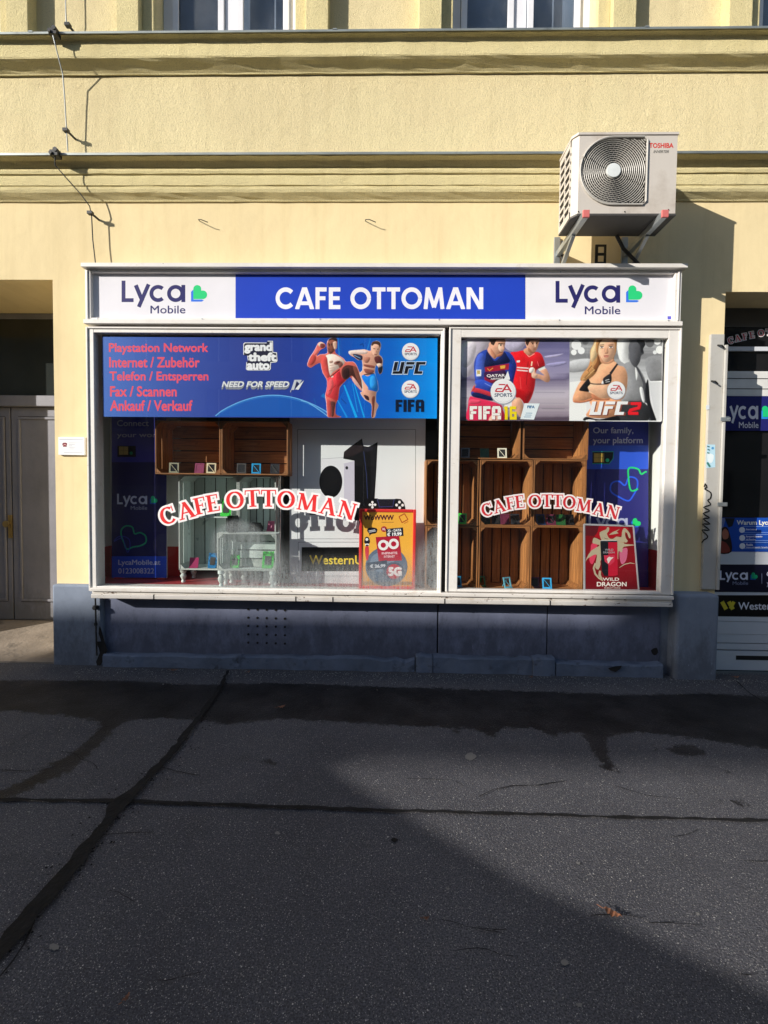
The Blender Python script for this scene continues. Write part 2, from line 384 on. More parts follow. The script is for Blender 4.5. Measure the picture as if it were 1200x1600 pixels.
class Art:
    """Printed shapes on the plane y=Y, given in photograph pixels or in a zoom's own coordinates."""
    def __init__(s, Y, step=.00005): s.Y = Y; s.b = MB(); s.lay = 0; s.step = step; s.z = None; s.photo = False; s.pics = []; s.fac = -1
    def zoom(s, ox, oy, k): s.z = (ox, oy, k); return s
    def pt(s, p, dy=0):
        x, y = p
        if s.z: x, y = s.z[0]+x/s.z[2], s.z[1]+y/s.z[2]
        X, Z = U(x, y, s.Y)
        return (X, s.Y+s.fac*(s.lay*s.step+dy), Z)
    def begin(s, x0, y0, x1, y1, res, stops=None, seed=3):
        s.lay += 1; s.pics.append(Pic(x0, y0, x1, y1, res, s.lay, stops, seed)); s.photo = True
    def raw(s, pts): return [(s.z[0]+x/s.z[2], s.z[1]+y/s.z[2]) for x, y in pts] if s.z else pts
    def poly(s, col, pts, smooth=False, up=True):
        if up: s.lay += 1
        if smooth: pts = smooth_pts(pts, smooth if smooth is not True else 4)
        if s.photo: s.pics[-1].poly(col, s.raw(pts), bool(smooth)); return s
        v = [s.pt(p) for p in pts]
        tri = tessellate_polygon([[Vector((p[0], p[2], 0)) for p in v]])
        s.b.mat((PP if s.photo else P)(col) if isinstance(col, str) else col).add(v, tri); return s
    def rect(s, col, x0, y0, x1, y1): return s.poly(col, [(x0, y0), (x1, y0), (x1, y1), (x0, y1)])
    def disc(s, col, cx, cy, r, ry=None, n=28):
        ry = ry or r; return s.poly(col, [(cx+r*math.cos(t*2*math.pi/n), cy+ry*math.sin(t*2*math.pi/n)) for t in range(n)])
    def line(s, col, pts, w, up=True):
        if up: s.lay += 1
        if s.photo:
            qs = strip_quads(pts, w); s.pics[-1].poly(col, s.raw([q[0] for q in qs]+[qs[-1][1]]+[qs[-1][2]]+[q[3] for q in qs[::-1]]), False); return s
        s.b.mat(P(col) if isinstance(col, str) else col)
        vs = []; qs = strip_quads(pts, w)
        for q in qs: k = len(vs); vs += [s.pt(p) for p in q]; s.b.add(vs[k:], [(0, 1, 2, 3)])
        return s
    def text(s, col, body, x0, y0, x1, y1, bold=0.0, shear=0, tilt=0, out=None, ow=.03):
        if out: s.text(out, body, x0, y0, x1, y1, bold+ow, shear, tilt)
        s.lay += 1
        V, F = text_mesh(body, 0.0); xs = [p[0] for p in V]; ys = [p[1] for p in V]
        a, b_, c, d = min(xs), max(xs), min(ys), max(ys)
        s.b.mat(P(col) if isinstance(col, str) else col)
        sh = [(0, 0)] if not bold else [(bold*q, bold*r) for q, r in ((-1, 0), (1, 0), (0, 1), (0, -1), (-.7, .7), (.7, -.7), (.7, .7), (-.7, -.7))]
        for i, (ex, ey) in enumerate(sh):
            out_v = []
            for x, y in V:
                u = x0+(x+ex-a)/(b_-a)*(x1-x0); v = y1-(y+ey-c)/(d-c)*(y1-y0)
                u += shear*(y1-v); v += -tilt*(u-x0)
                out_v.append(s.pt((u, v), i*.000004))
            s.b.add(out_v, F)
        return s
    def glyph(s, col, strokes, place, grow=0, clip=(0, 1)):
        """strokes in cap units -> place(u,v) in px; each stroke a hair in front of the last so that none share a plane"""
        s.b.mat(P(col) if isinstance(col, str) else col); k = 0
        for st in strokes:
            pts, ws = st[0], st[1]
            if grow:
                ws = [x+2*grow for x in ws] if isinstance(ws, (list, tuple)) else ws+2*grow
                a, b = Vector(pts[0]), Vector(pts[1]); e = (a-b).normalized()*grow; p0 = tuple(a+e)
                a, b = Vector(pts[-1]), Vector(pts[-2]); e = (a-b).normalized()*grow; p1 = tuple(a+e)
                if math.dist(pts[0], pts[-1]) > .01: pts = [p0]+list(pts[1:-1])+[p1]
            for q in strip_quads(list(pts), ws):
                if clip:
                    q = clip_poly(q, 1, clip[1]+grow, True)
                    if len(q) > 2: q = clip_poly(q, 1, clip[0]-grow, False)
                if len(q) < 3: continue
                v = [s.pt(place(*p), k*.000012) for p in q]
                s.b.add(v, [tuple(range(len(v)))])
            k += 1
        return s
    def build(s, name, parent=None, back=None, **k):
        o = s.b.build(name, parent, **k)
        for p in s.pics: p.build(s, o)
        return o

# sans capitals (geometric, bold)
w_ = .205
SANS = {
 'C': ([(arcp(.5, .5, .41, .40, 42, 318), w_)], .90), 'A': ([((((.09, -.02)), (.47, 1.0)), w_), (((.87, -.02), (.49, 1.0)), w_), (((.22, .27), (.74, .27)), .17)], .96),
 'F': ([(((.1, 0), (.1, 1)), w_), (((0, .905), (.56, .905)), .19), (((.1, .50), (.50, .50)), .18)], .60),
 'E': ([(((.1, 0), (.1, 1)), w_), (((0, .905), (.58, .905)), .19), (((.1, .50), (.54, .50)), .18), (((0, .095), (.58, .095)), .19)], .66),
 'O': ([(arcp(.52, .5, .42, .40, 0, 360, 36), w_)], 1.04), 'T': ([(((0, .905), (.66, .905)), .19), (((.33, 0), (.33, 1)), w_)], .66),
 'M': ([(((.10, 0), (.22, 1)), .2), (((.2, 1.0), (.53, .08)), .19), (((.53, .08), (.86, 1.0)), .19), (((.96, 0), (.84, 1)), .2)], 1.07),
 'N': ([(((.1, 0), (.1, 1)), w_), (((.12, .98), (.72, .02)), .21), (((.74, 0), (.74, 1)), w_)], .84), ' ': ([], .28)}
def sans(a, col, txt, x0, x1, y0, y1, gap=.075):
    tot = sum(SANS[c][1] for c in txt)+gap*(len(txt)-1); h = y1-y0; kx = (x1-x0)/tot; x = 0; a.lay += 1
    for c in txt:
        st, wd = SANS[c]; a.glyph(col, st, lambda u, v, x=x: (x0+(x+u)*kx, y1-v*h)); x += wd+gap
def arcw(cx, cy, rx, ry, a0, a1, thick, thin, n=28):
    pts = arcp(cx, cy, rx, ry, a0, a1, n); ws = [thin+(thick-thin)*abs(math.cos(rad(a0+(a1-a0)*i/n)))**1.5 for i in range(n+1)]
    return (pts, ws)
tk, tn, sf = .205, .10, .075
SERIF = {
 'C': ([arcw(.46, .5, .36, .46, 48, 318, tk, tn), (((.79, .66), (.79, .99)), .06)], .86),
 'A': ([(((.14, .02), (.47, 1)), tn), (((.44, 1.03), (.82, .02)), tk), (((.26, .36), (.66, .36)), sf), (((.0, .033), (.30, .033)), sf), (((.62, .033), (.98, .033)), sf)], .96),
 'F': ([(((.22, 0), (.22, 1)), tk), (((.03, .967), (.66, .967)), sf), (((.65, 1), (.65, .74)), .06), (((.2, .52), (.52, .52)), sf), (((.52, .40), (.52, .64)), .05), (((.03, .033), (.43, .033)), sf)], .70),
 'E': ([(((.22, 0), (.22, 1)), tk), (((.03, .967), (.68, .967)), sf), (((.67, 1), (.67, .74)), .06), (((.2, .52), (.52, .52)), sf), (((.52, .40), (.52, .64)), .05), (((.03, .033), (.72, .033)), sf), (((.70, 0), (.73, .28)), .06)], .77),
 'O': ([arcw(.5, .5, .40, .46, 0, 360, tk, tn, 36)], 1.0),
 'T': ([(((.42, 0), (.42, 1)), tk), (((.02, .967), (.82, .967)), sf), (((.03, 1), (.01, .72)), .06), (((.81, 1), (.83, .72)), .06), (((.22, .033), (.62, .033)), sf)], .84),
 'M': ([(((.14, 0), (.20, 1)), tn), (((.2, 1.0), (.56, .06)), tk), (((.57, .04), (.90, 1)), tn), (((.93, 1), (1.0, 0)), tk), (((.0, .033), (.28, .033)), sf), (((.82, .033), (1.16, .033)), sf), (((.03, .967), (.2, .967)), sf), (((.9, .967), (1.12, .967)), sf)], 1.16),
 'N': ([(((.17, 0), (.17, 1)), tn), (((.15, 1), (.83, .0)), tk), (((.84, 0), (.84, 1)), tn), (((.03, .033), (.31, .033)), sf), (((.01, .967), (.2, .967)), sf), (((.70, .967), (.98, .967)), sf)], 1.0)}
def serif_arc(a, items, h, grow, red, white, k=1.0):
    """items: (letter, centre x, centre y, turn in degrees)"""
    for c_, g_ in ((white, grow), (red, 0)):
        a.lay += 2
        for ch, cx, cy, ang in items:
            st, wd = SERIF[ch]; ca, sa = math.cos(rad(ang)), math.sin(rad(ang))
            def pl(u, v): 
                x = (u-wd/2)*h*k; y = (v-.5)*h
                return (cx+x*ca-y*sa, cy-(x*sa+y*ca))
            a.glyph(c_, st, pl, g_)
LY = [[((.09, 0), (.09, 1)), .18], [((.0, .09), (.56, .09)), .18], [((.66, .79), (.97, .05)), .19], [((1.26, .83), (.80, -.23)), .18],
      [arcp(1.70, .40, .31, .31, 47, 313), .18], [arcp(2.52, .40, .31, .31, 0, 360, 30), .18], [((2.88, 0), (2.88, .80)), .18]]
def lyca(a, x0, yb, h, col='2c2c62', green='2fcf80', blue='3a78e8', mob=None, heart=True, w=1.0):
    pl = lambda u, v: (x0+u*h*w, yb-v*h)
    a.lay += 1; a.glyph(col, LY, pl, 0, None)
    for st in LY[2:4]: pass
    if heart:
        a.poly(blue, [pl(*p) for p in ((3.24, .02), (3.24, .48), (3.34, .58), (3.36, .12), (3.75, .12), (3.84, .08), (3.74, .02))])
        a.poly(green, [pl(*p) for p in ((3.345, .14), (3.345, .61), (3.712, .61), (3.712, .538), (3.79, .538), (3.79, .14))])
        a.disc(green, *pl(3.53, .61), .185*h, None, 24); a.disc(green, *pl(3.79, .34), .20*h, None, 24)
    a.text(mob or col, 'Mobile', *pl(1.35, -.17), *pl(2.97, -.53), bold=.008)

# ================================================================== GROUND
def asphalt(name):
    m, nt, b = base(name); tc = nt.nodes.new('ShaderNodeTexCoord')
    c = ramp(nt, noise(nt, .9, 7, None, .62), .32, .68, (.072, .072, .086), (.130, .129, .146))
    c = mixc(nt, ramp(nt, noise(nt, 4.5, 6, None, .7), .52, .75, (0, 0, 0), (.5,)*3), c, (.06, .058, .062))
    fn = noise(nt, 190, 3, None, .75)
    c = mixc(nt, ramp(nt, fn, .40, .60, (0, 0, 0), (.9,)*3), c, (.029, .030, .036))
    c = mixc(nt, ramp(nt, noise(nt, 110, 4, None, .75), .58, .66, (0, 0, 0), (.7,)*3), c, (.21, .205, .20))
    for sc, thr, colr, cut in ((190, .30, (.30, .29, .28), .84), (100, .22, (.42, .41, .39), .95), (260, .28, (.26, .26, .26), .80)):
        v = N(nt, 'ShaderNodeTexVoronoi', Scale=sc); nt.links.new(tc.outputs['Object'], v.inputs['Vector'])
        wn = nt.nodes.new('ShaderNodeTexWhiteNoise'); nt.links.new(v.outputs['Color'], wn.inputs['Vector'])
        th = N(nt, 'ShaderNodeMath', operation='GREATER_THAN'); nt.links.new(wn.outputs[0], th.inputs[0]); th.inputs[1].default_value = cut
        lt = N(nt, 'ShaderNodeMath', operation='LESS_THAN'); nt.links.new(v.outputs['Distance'], lt.inputs[0]); lt.inputs[1].default_value = thr
        mu = N(nt, 'ShaderNodeMath', operation='MULTIPLY'); nt.links.new(th.outputs[0], mu.inputs[0]); nt.links.new(lt.outputs[0], mu.inputs[1])
        c = mixc(nt, mu.outputs[0], c, colr)
    st = noise(nt, 1.7, 8, (1, 1.4, 1), .72)                 # old stains
    c = mixc(nt, ramp(nt, st, .60, .72, (0, 0, 0), (.4,)*3), c, (.04, .038, .038))
    at = nt.nodes.new('ShaderNodeAttribute'); at.attribute_name = 'wet'       # distance inside the wet area, metres
    q = at.outputs['Fac']
    for nz, amp in ((noise(nt, 7, 4), .06), (noise(nt, 28, 5, None, .7), .13), (noise(nt, 140, 3, None, .7), .05)):
        ma = N(nt, 'ShaderNodeMath', operation='MULTIPLY_ADD'); nt.links.new(nz, ma.inputs[0]); ma.inputs[1].default_value = amp; nt.links.new(q, ma.inputs[2])
        sb = N(nt, 'ShaderNodeMath', operation='SUBTRACT'); nt.links.new(ma.outputs[0], sb.inputs[0]); sb.inputs[1].default_value = amp/2; q = sb.outputs[0]
    mr = N(nt, 'ShaderNodeMapRange', interpolation_type='SMOOTHSTEP'); nt.links.new(q, mr.inputs[0]); mr.inputs[1].default_value = .0; mr.inputs[2].default_value = .022
    wetf = mr.outputs[0]
    wc = mixc(nt, 1.0, c, ramp(nt, noise(nt, 3.5, 6, None, .65), .35, .7, (.08, .08, .085), (.36, .345, .34)), 'MULTIPLY')
    c = mixc(nt, wetf, c, wc)
    nt.links.new(c, b.inputs['Base Color'])
    r = N(nt, 'ShaderNodeMapRange'); nt.links.new(wetf, r.inputs[0]); r.inputs[3].default_value = .9; r.inputs[4].default_value = .6; nt.links.new(r.outputs[0], b.inputs['Roughness'])
    b.inputs['Specular IOR Level'].default_value = .25
    vb = N(nt, 'ShaderNodeTexVoronoi', Scale=150); nt.links.new(tc.outputs['Object'], vb.inputs['Vector'])
    b1 = bump(nt, b, vb.outputs['Distance'], .55, .0035)
    b2 = N(nt, 'ShaderNodeBump', Strength=.25, Distance=.012); nt.links.new(noise(nt, 5, 5), b2.inputs['Height']); nt.links.new(b2.outputs[0], b1.inputs['Normal'])
    _M[name] = m; return m
ASPH = asphalt('asphalt')
TAR = M('tar_seam', (.008, .008, .009), .85, 0, .4, 20, bs=.8, bd=.006, bscale=60, spec=.25)
g = MB().mat(M('road_asphalt', (.06, .06, .062), .9, 0, .2, 2, bs=.5, bd=.004, bscale=130)); g.add([(-400, -400, -.13), (400, -400, -.13), (400, 400, -.13), (-400, 400, -.13)], [(0, 1, 2, 3)])
g.build('ground', kind='structure')
g = MB().mat(M('kerb_granite', (.3, .3, .3), .8, bs=.3)); g.box(-80, 80, -5.35, -5.2, -.129, .004); g.build('kerb', kind='structure', bev=.01)
g = MB().mat(ASPH); g.box(-80, 80, -18, -15, -.129, .0); g = g.build('far_pavement', kind='structure'); g.data.attributes.new('wet', 'FLOAT', 'POINT').data.foreach_set('value', [-.3]*8)

def rough_outline(pts, amp, n=6, seed=1):
    rnd = random.Random(seed); out = []
    for i in range(len(pts)):
        a, b = Vector(pts[i]), Vector(pts[(i+1) % len(pts)]); k = max(1, int((b-a).length/(amp*2.2)))
        for j in range(k):
            p = a.lerp(b, j/k); out.append((p.x+rnd.uniform(-amp, amp), p.y+rnd.uniform(-amp, amp)*.8))
    return out
def ground_poly(name, pxs, mat, z, amp, smooth=True, seed=1):
    pts = [G(*p) for p in pxs]
    pts = smooth_pts(pts, 3) if smooth else pts
    pts = rough_outline(pts, amp, seed=seed)
    b = MB().mat(mat); b.add([(x, y, z) for x, y in pts], tessellate_polygon([[Vector((x, y, 0)) for x, y in pts]]))
    return b.build(name, kind='structure')
wetpx = [(-60, 1062), (120, 1062), (200, 1063), (300, 1069), (420, 1066), (600, 1072), (800, 1078), (1000, 1085), (1100, 1082), (1300, 1092),
 (1300, 1180), (1170, 1168), (1100, 1157), (1040, 1150), (1000, 1146), (965, 1147), (950, 1160), (952, 1182), (973, 1208), (942, 1206), (928, 1180), (908, 1147),
 (880, 1146), (866, 1152), (835, 1140), (790, 1139), (772, 1156), (745, 1141), (720, 1136), (715, 1149), (700, 1138), (650, 1137), (560, 1131), (500, 1128), (440, 1125),
 (400, 1128), (350, 1133), (330, 1128), (250, 1124), (205, 1125), (180, 1140), (165, 1160), (110, 1206), (60, 1230), (10, 1250), (-60, 1265), (-60, 1240), (0, 1235), (50, 1210), (75, 1194), (120, 1170), (148, 1142), (155, 1128), (90, 1118), (0, 1112), (-60, 1112)]
blots = [wetpx, [(1040, 1168), (1060, 1162), (1085, 1165), (1108, 1178), (1095, 1184), (1065, 1182), (1045, 1176)], [(405, 1190), (418, 1185), (436, 1187), (432, 1196), (412, 1198)],
         [(1125, 1207), (1145, 1202), (1160, 1207), (1150, 1212), (1130, 1213)], [(1015, 1166), (1028, 1163), (1036, 1172), (1022, 1176)], [(1120, 1250), (1150, 1246), (1175, 1262), (1150, 1262)]]
polys = [[G(*p) for p in q] for q in blots]
def sdist(x, y, pg):
    best = 9; ins = False; n = len(pg); j = n-1
    for i in range(n):
        x1, y1 = pg[j]; x2, y2 = pg[i]; dx, dy = x2-x1, y2-y1
        t = ((x-x1)*dx+(y-y1)*dy)/(dx*dx+dy*dy+1e-12); t = 0 if t < 0 else 1 if t > 1 else t
        d = (x-x1-t*dx)**2+(y-y1-t*dy)**2
        if d < best: best = d
        if (y1 > y) != (y2 > y) and x < (x2-x1)*(y-y1)/(y2-y1)+x1: ins = not ins
        j = i
    return math.sqrt(best)*(1 if ins else -1)
nx_, ny_ = 240, 66; gx0, gx1, gy0, gy1 = -3.8, 3.9, -1.95, -.12
b = MB().mat(ASPH); wv_ = []
boxes_ = [(min(p[0] for p in q)-.15, max(p[0] for p in q)+.15, min(p[1] for p in q)-.15, max(p[1] for p in q)+.15) for q in polys]
for j in range(ny_+1):
    for i in range(nx_+1):
        x = gx0+(gx1-gx0)*i/nx_; y = gy0+(gy1-gy0)*j/ny_; b.v.append((x, y, 0)); d = -.3
        for pg, bb in zip(polys, boxes_):
            if bb[0] < x < bb[1] and bb[2] < y < bb[3]: d = max(d, sdist(x, y, pg))
        wv_.append(max(-.3, min(.3, d)) if 0 < i < nx_ and 0 < j < ny_ else -.3)
for j in range(ny_):
    for i in range(nx_): k = j*(nx_+1)+i; b.f.append((k, k+1, k+nx_+2, k+nx_+1)); b.m.append(0)
for x0_, x1_, y0_, y1_ in ((-80, 80, -5.2, gy0), (-80, gx0, gy0, gy1), (gx1, 80, gy0, gy1), (-80, 80, gy1, .02)):
    b.add([(x0_, y0_, 0), (x1_, y0_, 0), (x1_, y1_, 0), (x0_, y1_, 0)], [(0, 1, 2, 3)]); wv_ += [-.3]*4
wo = b.build('pavement', kind='structure'); wo.data.attributes.new('wet', 'FLOAT', 'POINT').data.foreach_set('value', wv_)
b = MB().mat(M('pale_grit', (.30, .30, .29), .9, 0, .5, 300)); rg = random.Random(11)           # grit swept against the wall foot
for k in range(1500):
    x = rg.uniform(-2.3, 3.0); y = -.11-abs(rg.gauss(0, .10)); r = rg.uniform(.0012, .0036)*(1.6 if rg.random() < .05 else 1)
    vs = [(x+r*math.cos(t)*rg.uniform(.7, 1.2), y+r*math.sin(t)*rg.uniform(.7, 1.2), .003) for t in (0, 1.57, 3.14, 4.71)]+[(x, y, .003+r*1.1)]
    b.add(vs, [(0, 1, 4), (1, 2, 4), (2, 3, 4), (3, 0, 4)])
b.build('grit', kind='stuff', label='pale grit along the foot of the wall')
ground_poly('gum_spot', [(610, 1314), (616, 1311), (622, 1314), (616, 1318)], TAR, .005, .002, True, 6)
gum = M('old_chewing_gum', (.16, .155, .15), .9)
for i, (x, y, r) in enumerate([(882, 1506, 7), (434, 1303, 4), (905, 1572, 5), (735, 1183, 9), (84, 1482, 8), (700, 1390, 3), (903, 1350, 3), (1090, 1430, 4)]):
    ground_poly('gum_spot', [(x-r, y), (x, y-r*.7), (x+r, y), (x, y+r*.7)], gum, .004, .003, True, 20+i)
def seam(name, pts, ws, z, amp, mat=TAR, seed=1):
    rnd = random.Random(seed); P2 = [Vector(G(*p)) for p in pts]; fine = []; fw = []
    for i in range(len(P2)-1):
        k = max(2, int((P2[i+1]-P2[i]).length/.035))
        for j in range(k):
            t = j/k; fine.append(P2[i].lerp(P2[i+1], t)); fw.append(ws[i]+(ws[i+1]-ws[i])*t)
    fine.append(P2[-1]); fw.append(ws[-1]); vs = []; fs = []
    for i, p in enumerate(fine):
        d = (fine[min(i+1, len(fine)-1)]-fine[max(i-1, 0)]).normalized(); n = Vector((-d.y, d.x))
        a = p+n*(fw[i]/2+rnd.uniform(-amp, amp)); b = p-n*(fw[i]/2+rnd.uniform(-amp, amp))
        vs += [(a.x, a.y, z), (b.x, b.y, z)]
        if i: fs.append((2*i-2, 2*i-1, 2*i+1, 2*i))
    return MB().mat(mat).add(vs, fs).build(name, kind='structure')
seam('pavement_joint', [(-80, 1251), (0, 1252), (190, 1254), (400, 1262), (560, 1267), (720, 1272), (950, 1279), (1200, 1285), (1320, 1288)], [.019, .017, .020, .017, .020, .019, .017, .019, .019], .009, .005, seed=2)
seam('pavement_joint', [(357, 1050), (340, 1082), (320, 1112), (300, 1137), (280, 1165), (258, 1190), (225, 1225), (190, 1256), (166, 1290), (120, 1350), (70, 1408), (10, 1478), (-50, 1540)],
     [.022, .024, .03, .034, .032, .04, .042, .075, .05, .055, .06, .065, .07], .0135, .008, seed=3)
for i, (pp, wd) in enumerate([([(748, 1247), (770, 1236), (800, 1230), (840, 1229), (882, 1222)], .004), ([(250, 1200), (275, 1207), (312, 1214)], .005), ([(-5, 1535), (20, 1505), (38, 1478), (55, 1440)], .005),
                              ([(160, 1307), (200, 1304), (240, 1303)], .003), ([(0, 1205), (40, 1207), (75, 1200)], .004), ([(960, 1230), (1010, 1245), (1060, 1250)], .002), ([(1150, 1065), (1172, 1085), (1215, 1112)], .006)]):
    seam('pavement_crack', pp, [wd]*len(pp), .0075, .0012, seed=30+i)

rk = random.Random(5)
for i in range(16):
    px, py = rk.uniform(0, 1200), rk.uniform(1150, 1560); ang = rk.uniform(-.5, .5); pts = [(px, py)]
    for k in range(rk.randint(3, 6)): ang += rk.uniform(-.5, .5); pts.append((pts[-1][0]+rk.uniform(10, 22)*math.cos(ang), pts[-1][1]+rk.uniform(8, 16)*math.sin(ang)*.6))
    seam('pavement_crack', pts, [rk.uniform(.0012, .003) for _ in pts], .0075, .0008, seed=60+i)
b = MB().mat(TAR)                                            # crumbled bitumen beside the long joint
for k in range(420):
    t = rk.random(); i = min(11, int(t*12)); q = [(357, 1050), (340, 1082), (320, 1112), (300, 1137), (280, 1165), (258, 1190), (225, 1225), (190, 1256), (166, 1290), (120, 1350), (70, 1408), (10, 1478), (-50, 1540)]
    u = t*12-i; x, y = G(q[i][0]+(q[i+1][0]-q[i][0])*u, q[i][1]+(q[i+1][1]-q[i][1])*u); x += rk.gauss(0, .045); y += rk.gauss(0, .02); r = rk.uniform(.001, .005)
    vs = [(x+r*math.cos(a_)*rk.uniform(.6, 1.3), y+r*math.sin(a_)*rk.uniform(.6, 1.3), .002) for a_ in (0, 1.2, 2.5, 3.8, 5)]+[(x, y, .002+r*.7)]
    b.add(vs, [(j, (j+1) % 5, 5) for j in range(5)])
b.build('crumbled_bitumen', kind='stuff', label='dark crumbs of bitumen beside the long diagonal joint')
# fallen leaves
LEAFM = M('dry_brown_leaf', (.17, .07, .035), .7, 0, .5, 60)
def leaf(px, py, s, rot, label):
    x, y = G(px, py); b = MB().mat(LEAFM); n = 9; vs = []; fs = []
    for i in range(n):
        t = i/(n-1); wv = math.sin(math.pi*t**.8)*.24*(1+.10*(-1)**i)
        z = .008+.012*abs(t-.5)+.004*(i % 2)
        for q in (-1, 0, 1): vs.append(((t-.5)*s, q*wv*s, z+abs(q)*.014*s*10*.1))
    for i in range(n-1):
        for q in (0, 1): a = i*3+q; fs.append((a, a+1, a+4, a+3))
    c, sn = math.cos(rot), math.sin(rot)
    b.add([(x+u*c-v*sn, y+u*sn+v*c, z+.004) for u, v, z in vs], fs); b.tube([(x-.5*s*c, y-.5*s*sn, .016), (x-.85*s*c, y-.85*s*sn, .02)], .0012, 5)
    b.build('fallen_leaf', label=label, cat='leaf', group='dry leaves on the pavement')
leaf(957, 1434, .055, -.6, 'curled orange brown leaf in the sunlit edge at right of the pavement, largest leaf')
leaf(440, 1108, .05, .6, 'brown leaf lying in the wet band below the window')
leaf(666, 1442, .022, .2, 'tiny reddish leaf scrap on the dark middle of the pavement')
leaf(197, 1568, .025, 1.2, 'tiny reddish leaf scrap near the bottom left of the pavement')
leaf(1150, 1061, .05, .1, 'yellowish leaf at the foot of the white shutter beside the grey plinth block')
leaf(272, 1050, .06, .1, 'dark brown leaf against the concrete footing near the left end')
leaf(388, 1053, .03, .9, 'small dark leaf beside the long diagonal crack at the wall foot')
leaf(830, 1061, .03, .4, 'small brown leaf against the concrete footing under the right window')

# ================================================================== BUILDING
bl = thing('apartment_building', 'yellow plastered building front with two moulded cornices and grey plinth', 'building', (0, 0, 0))
XL, XR = -9.0, 9.0
def wall_holes(b, x0, x1, z0, z1, holes, y0, y1, bare=()):
    xs = sorted({x0, x1, *[h[0] for h in holes], *[h[1] for h in holes]}); zs = sorted({z0, z1, *[h[2] for h in holes], *[h[3] for h in holes]})
    xs = [x for x in xs if x0 <= x <= x1]; zs = [z for z in zs if z0 <= z <= z1]
    for i in range(len(xs)-1):
        for j in range(len(zs)-1):
            cx, cz = (xs[i]+xs[i+1])/2, (zs[j]+zs[j+1])/2
            if any(h[0] < cx < h[1] and h[2] < cz < h[3] for h in holes): continue
            b.add([(xs[i], y0, zs[j]), (xs[i+1], y0, zs[j]), (xs[i+1], y0, zs[j+1]), (xs[i], y0, zs[j+1])], [(0, 1, 2, 3)])
            b.add([(xs[i], y1, zs[j]), (xs[i+1], y1, zs[j]), (xs[i+1], y1, zs[j+1]), (xs[i], y1, zs[j+1])], [(0, 3, 2, 1)])
    for h in holes:
        if h in bare: continue
        a, c, d, e = h; d = max(d, z0); e = min(e, z1)
        b.add([(a, y0, d), (a, y1, d), (a, y1, e), (a, y0, e)], [(0, 1, 2, 3)]); b.add([(c, y0, d), (c, y1, d), (c, y1, e), (c, y0, e)], [(0, 3, 2, 1)])
        b.add([(a, y0, e), (a, y1, e), (c, y1, e), (c, y0, e)], [(0, 1, 2, 3)])
        if d > z0+.001: b.add([(a, y0, d), (a, y1, d), (c, y1, d), (c, y0, d)], [(0, 3, 2, 1)])
zc1 = U(600, 316, 0)[1]          # underside of the lower cornice
zc2 = U(600, 238, -.145)[1]       # its flashing
zu0 = U(600, 116, 0)[1]; zu1 = U(600, 46, -.13)[1]
dx1 = U(86, 700, 0)[0]; dx0 = dx1-1.565; dz1 = U(40, 437, 0)[1]
nx0 = U(1131, 535, 0)[0]; nx1 = nx0+3.0; nz1 = U(1165, 456, 0)[1]
wx0, wx1 = U(159.5, 700, 0)[0]-.005, U(1042, 700, 0)[0]; wz0, wz1 = U(600, 930, 0)[1], U(600, 505, 0)[1]
HD = .72
b = MB().mat(SMOOTH); wall_holes(b, XL, XR, -.1, zc1, [(dx0, dx1, -.1, dz1), (wx0, wx1, wz0, wz1), (nx0, nx1, -.1, nz1)], 0, HD, [(wx0, wx1, wz0, wz1)])
b.build('wall', bl)
b = MB().mat(COARSE); b.box(XL, XR, .004, HD, zc1, zu1-.02); b.build('frieze_wall', bl)
pitch = 451/208.5; wc = [U(353, 20, 0)[0]+pitch*i for i in range(-3, 5)]; HW = .515
zt = 7.4
b = MB().mat(COARSE); wall_holes(b, XL, XR, zu1-.02, 9.2, [(c-HW, c+HW, zu1-.02, zt) for c in wc], .006, .4); b.build('upper_wall', bl)

# cornices
def profile(top, pts): return [(y, top-z) for y, z in pts]
def wavy_prism(b, prof, x0, x1, step=.12, amp=.0011, seed=1):
    rnd = random.Random(seed); n = len(prof); k = int((x1-x0)/step); vs = []; fs = []
    for i in range(k+1):
        x = x0+(x1-x0)*i/k
        for (y, z) in prof:
            q = 0 if y > -.005 else 1
            vs.append((x, y+q*rnd.gauss(0, amp), z+q*rnd.gauss(0, amp)))
    for i in range(k):
        for j in range(n): a = i*n+j; c = i*n+(j+1) % n; fs.append((a, c, c+n, a+n))
    b.add(vs, fs)
h1 = zc2-zc1
low = profile(zc2, [(.0, .0), (-.130, .0), (-.130, .010), (-.092, .018), (-.084, .030), (-.074, .048), (-.064, .056), (-.074, .062), (-.077, .078), (-.073, .094), (-.060, .098), (-.064, .104), (-.066, .120), (-.064, h1-.084), (-.056, h1-.079), (-.060, h1-.074), (-.060, h1-.058), (-.053, h1-.040), (-.033, h1-.024), (-.016, h1-.010), (-.010, h1), (0, h1)])
b = MB().mat(STUCCO); wavy_prism(b, low, XL, XR, seed=4); c1 = b.build('cornice', bl)
b = MB().mat(ZINC); b.prism(profile(zc2, [(0, -.005), (-.146, -.003), (-.146, .012), (-.141, .012), (-.141, .003), (0, -.001)]), XL, XR); b.build('flashing', c1)
h2 = zu1-zu0
up = profile(zu1, [(.0, .0), (-.118, .0), (-.118, .010), (-.092, .018), (-.084, .030), (-.082, .045), (-.084, h2-.066), (-.080, h2-.056), (-.066, h2-.046), (-.045, h2-.034), (-.024, h2-.018), (-.012, h2-.006), (-.010, h2), (0, h2)])
b = MB().mat(STUCCO); wavy_prism(b, up, XL, XR, seed=5); c2 = b.build('cornice', bl)
b = MB().mat(ZINC); b.prism(profile(zu1, [(.1, -.008), (-.131, -.003), (-.131, .011), (-.126, .011), (-.126, .003), (.1, -.002)]), XL, XR)
for c in wc: b.box(c+.8, c+.83, -.134, -.05, zu1+.0005, zu1+.009)
b.build('flashing', c2)

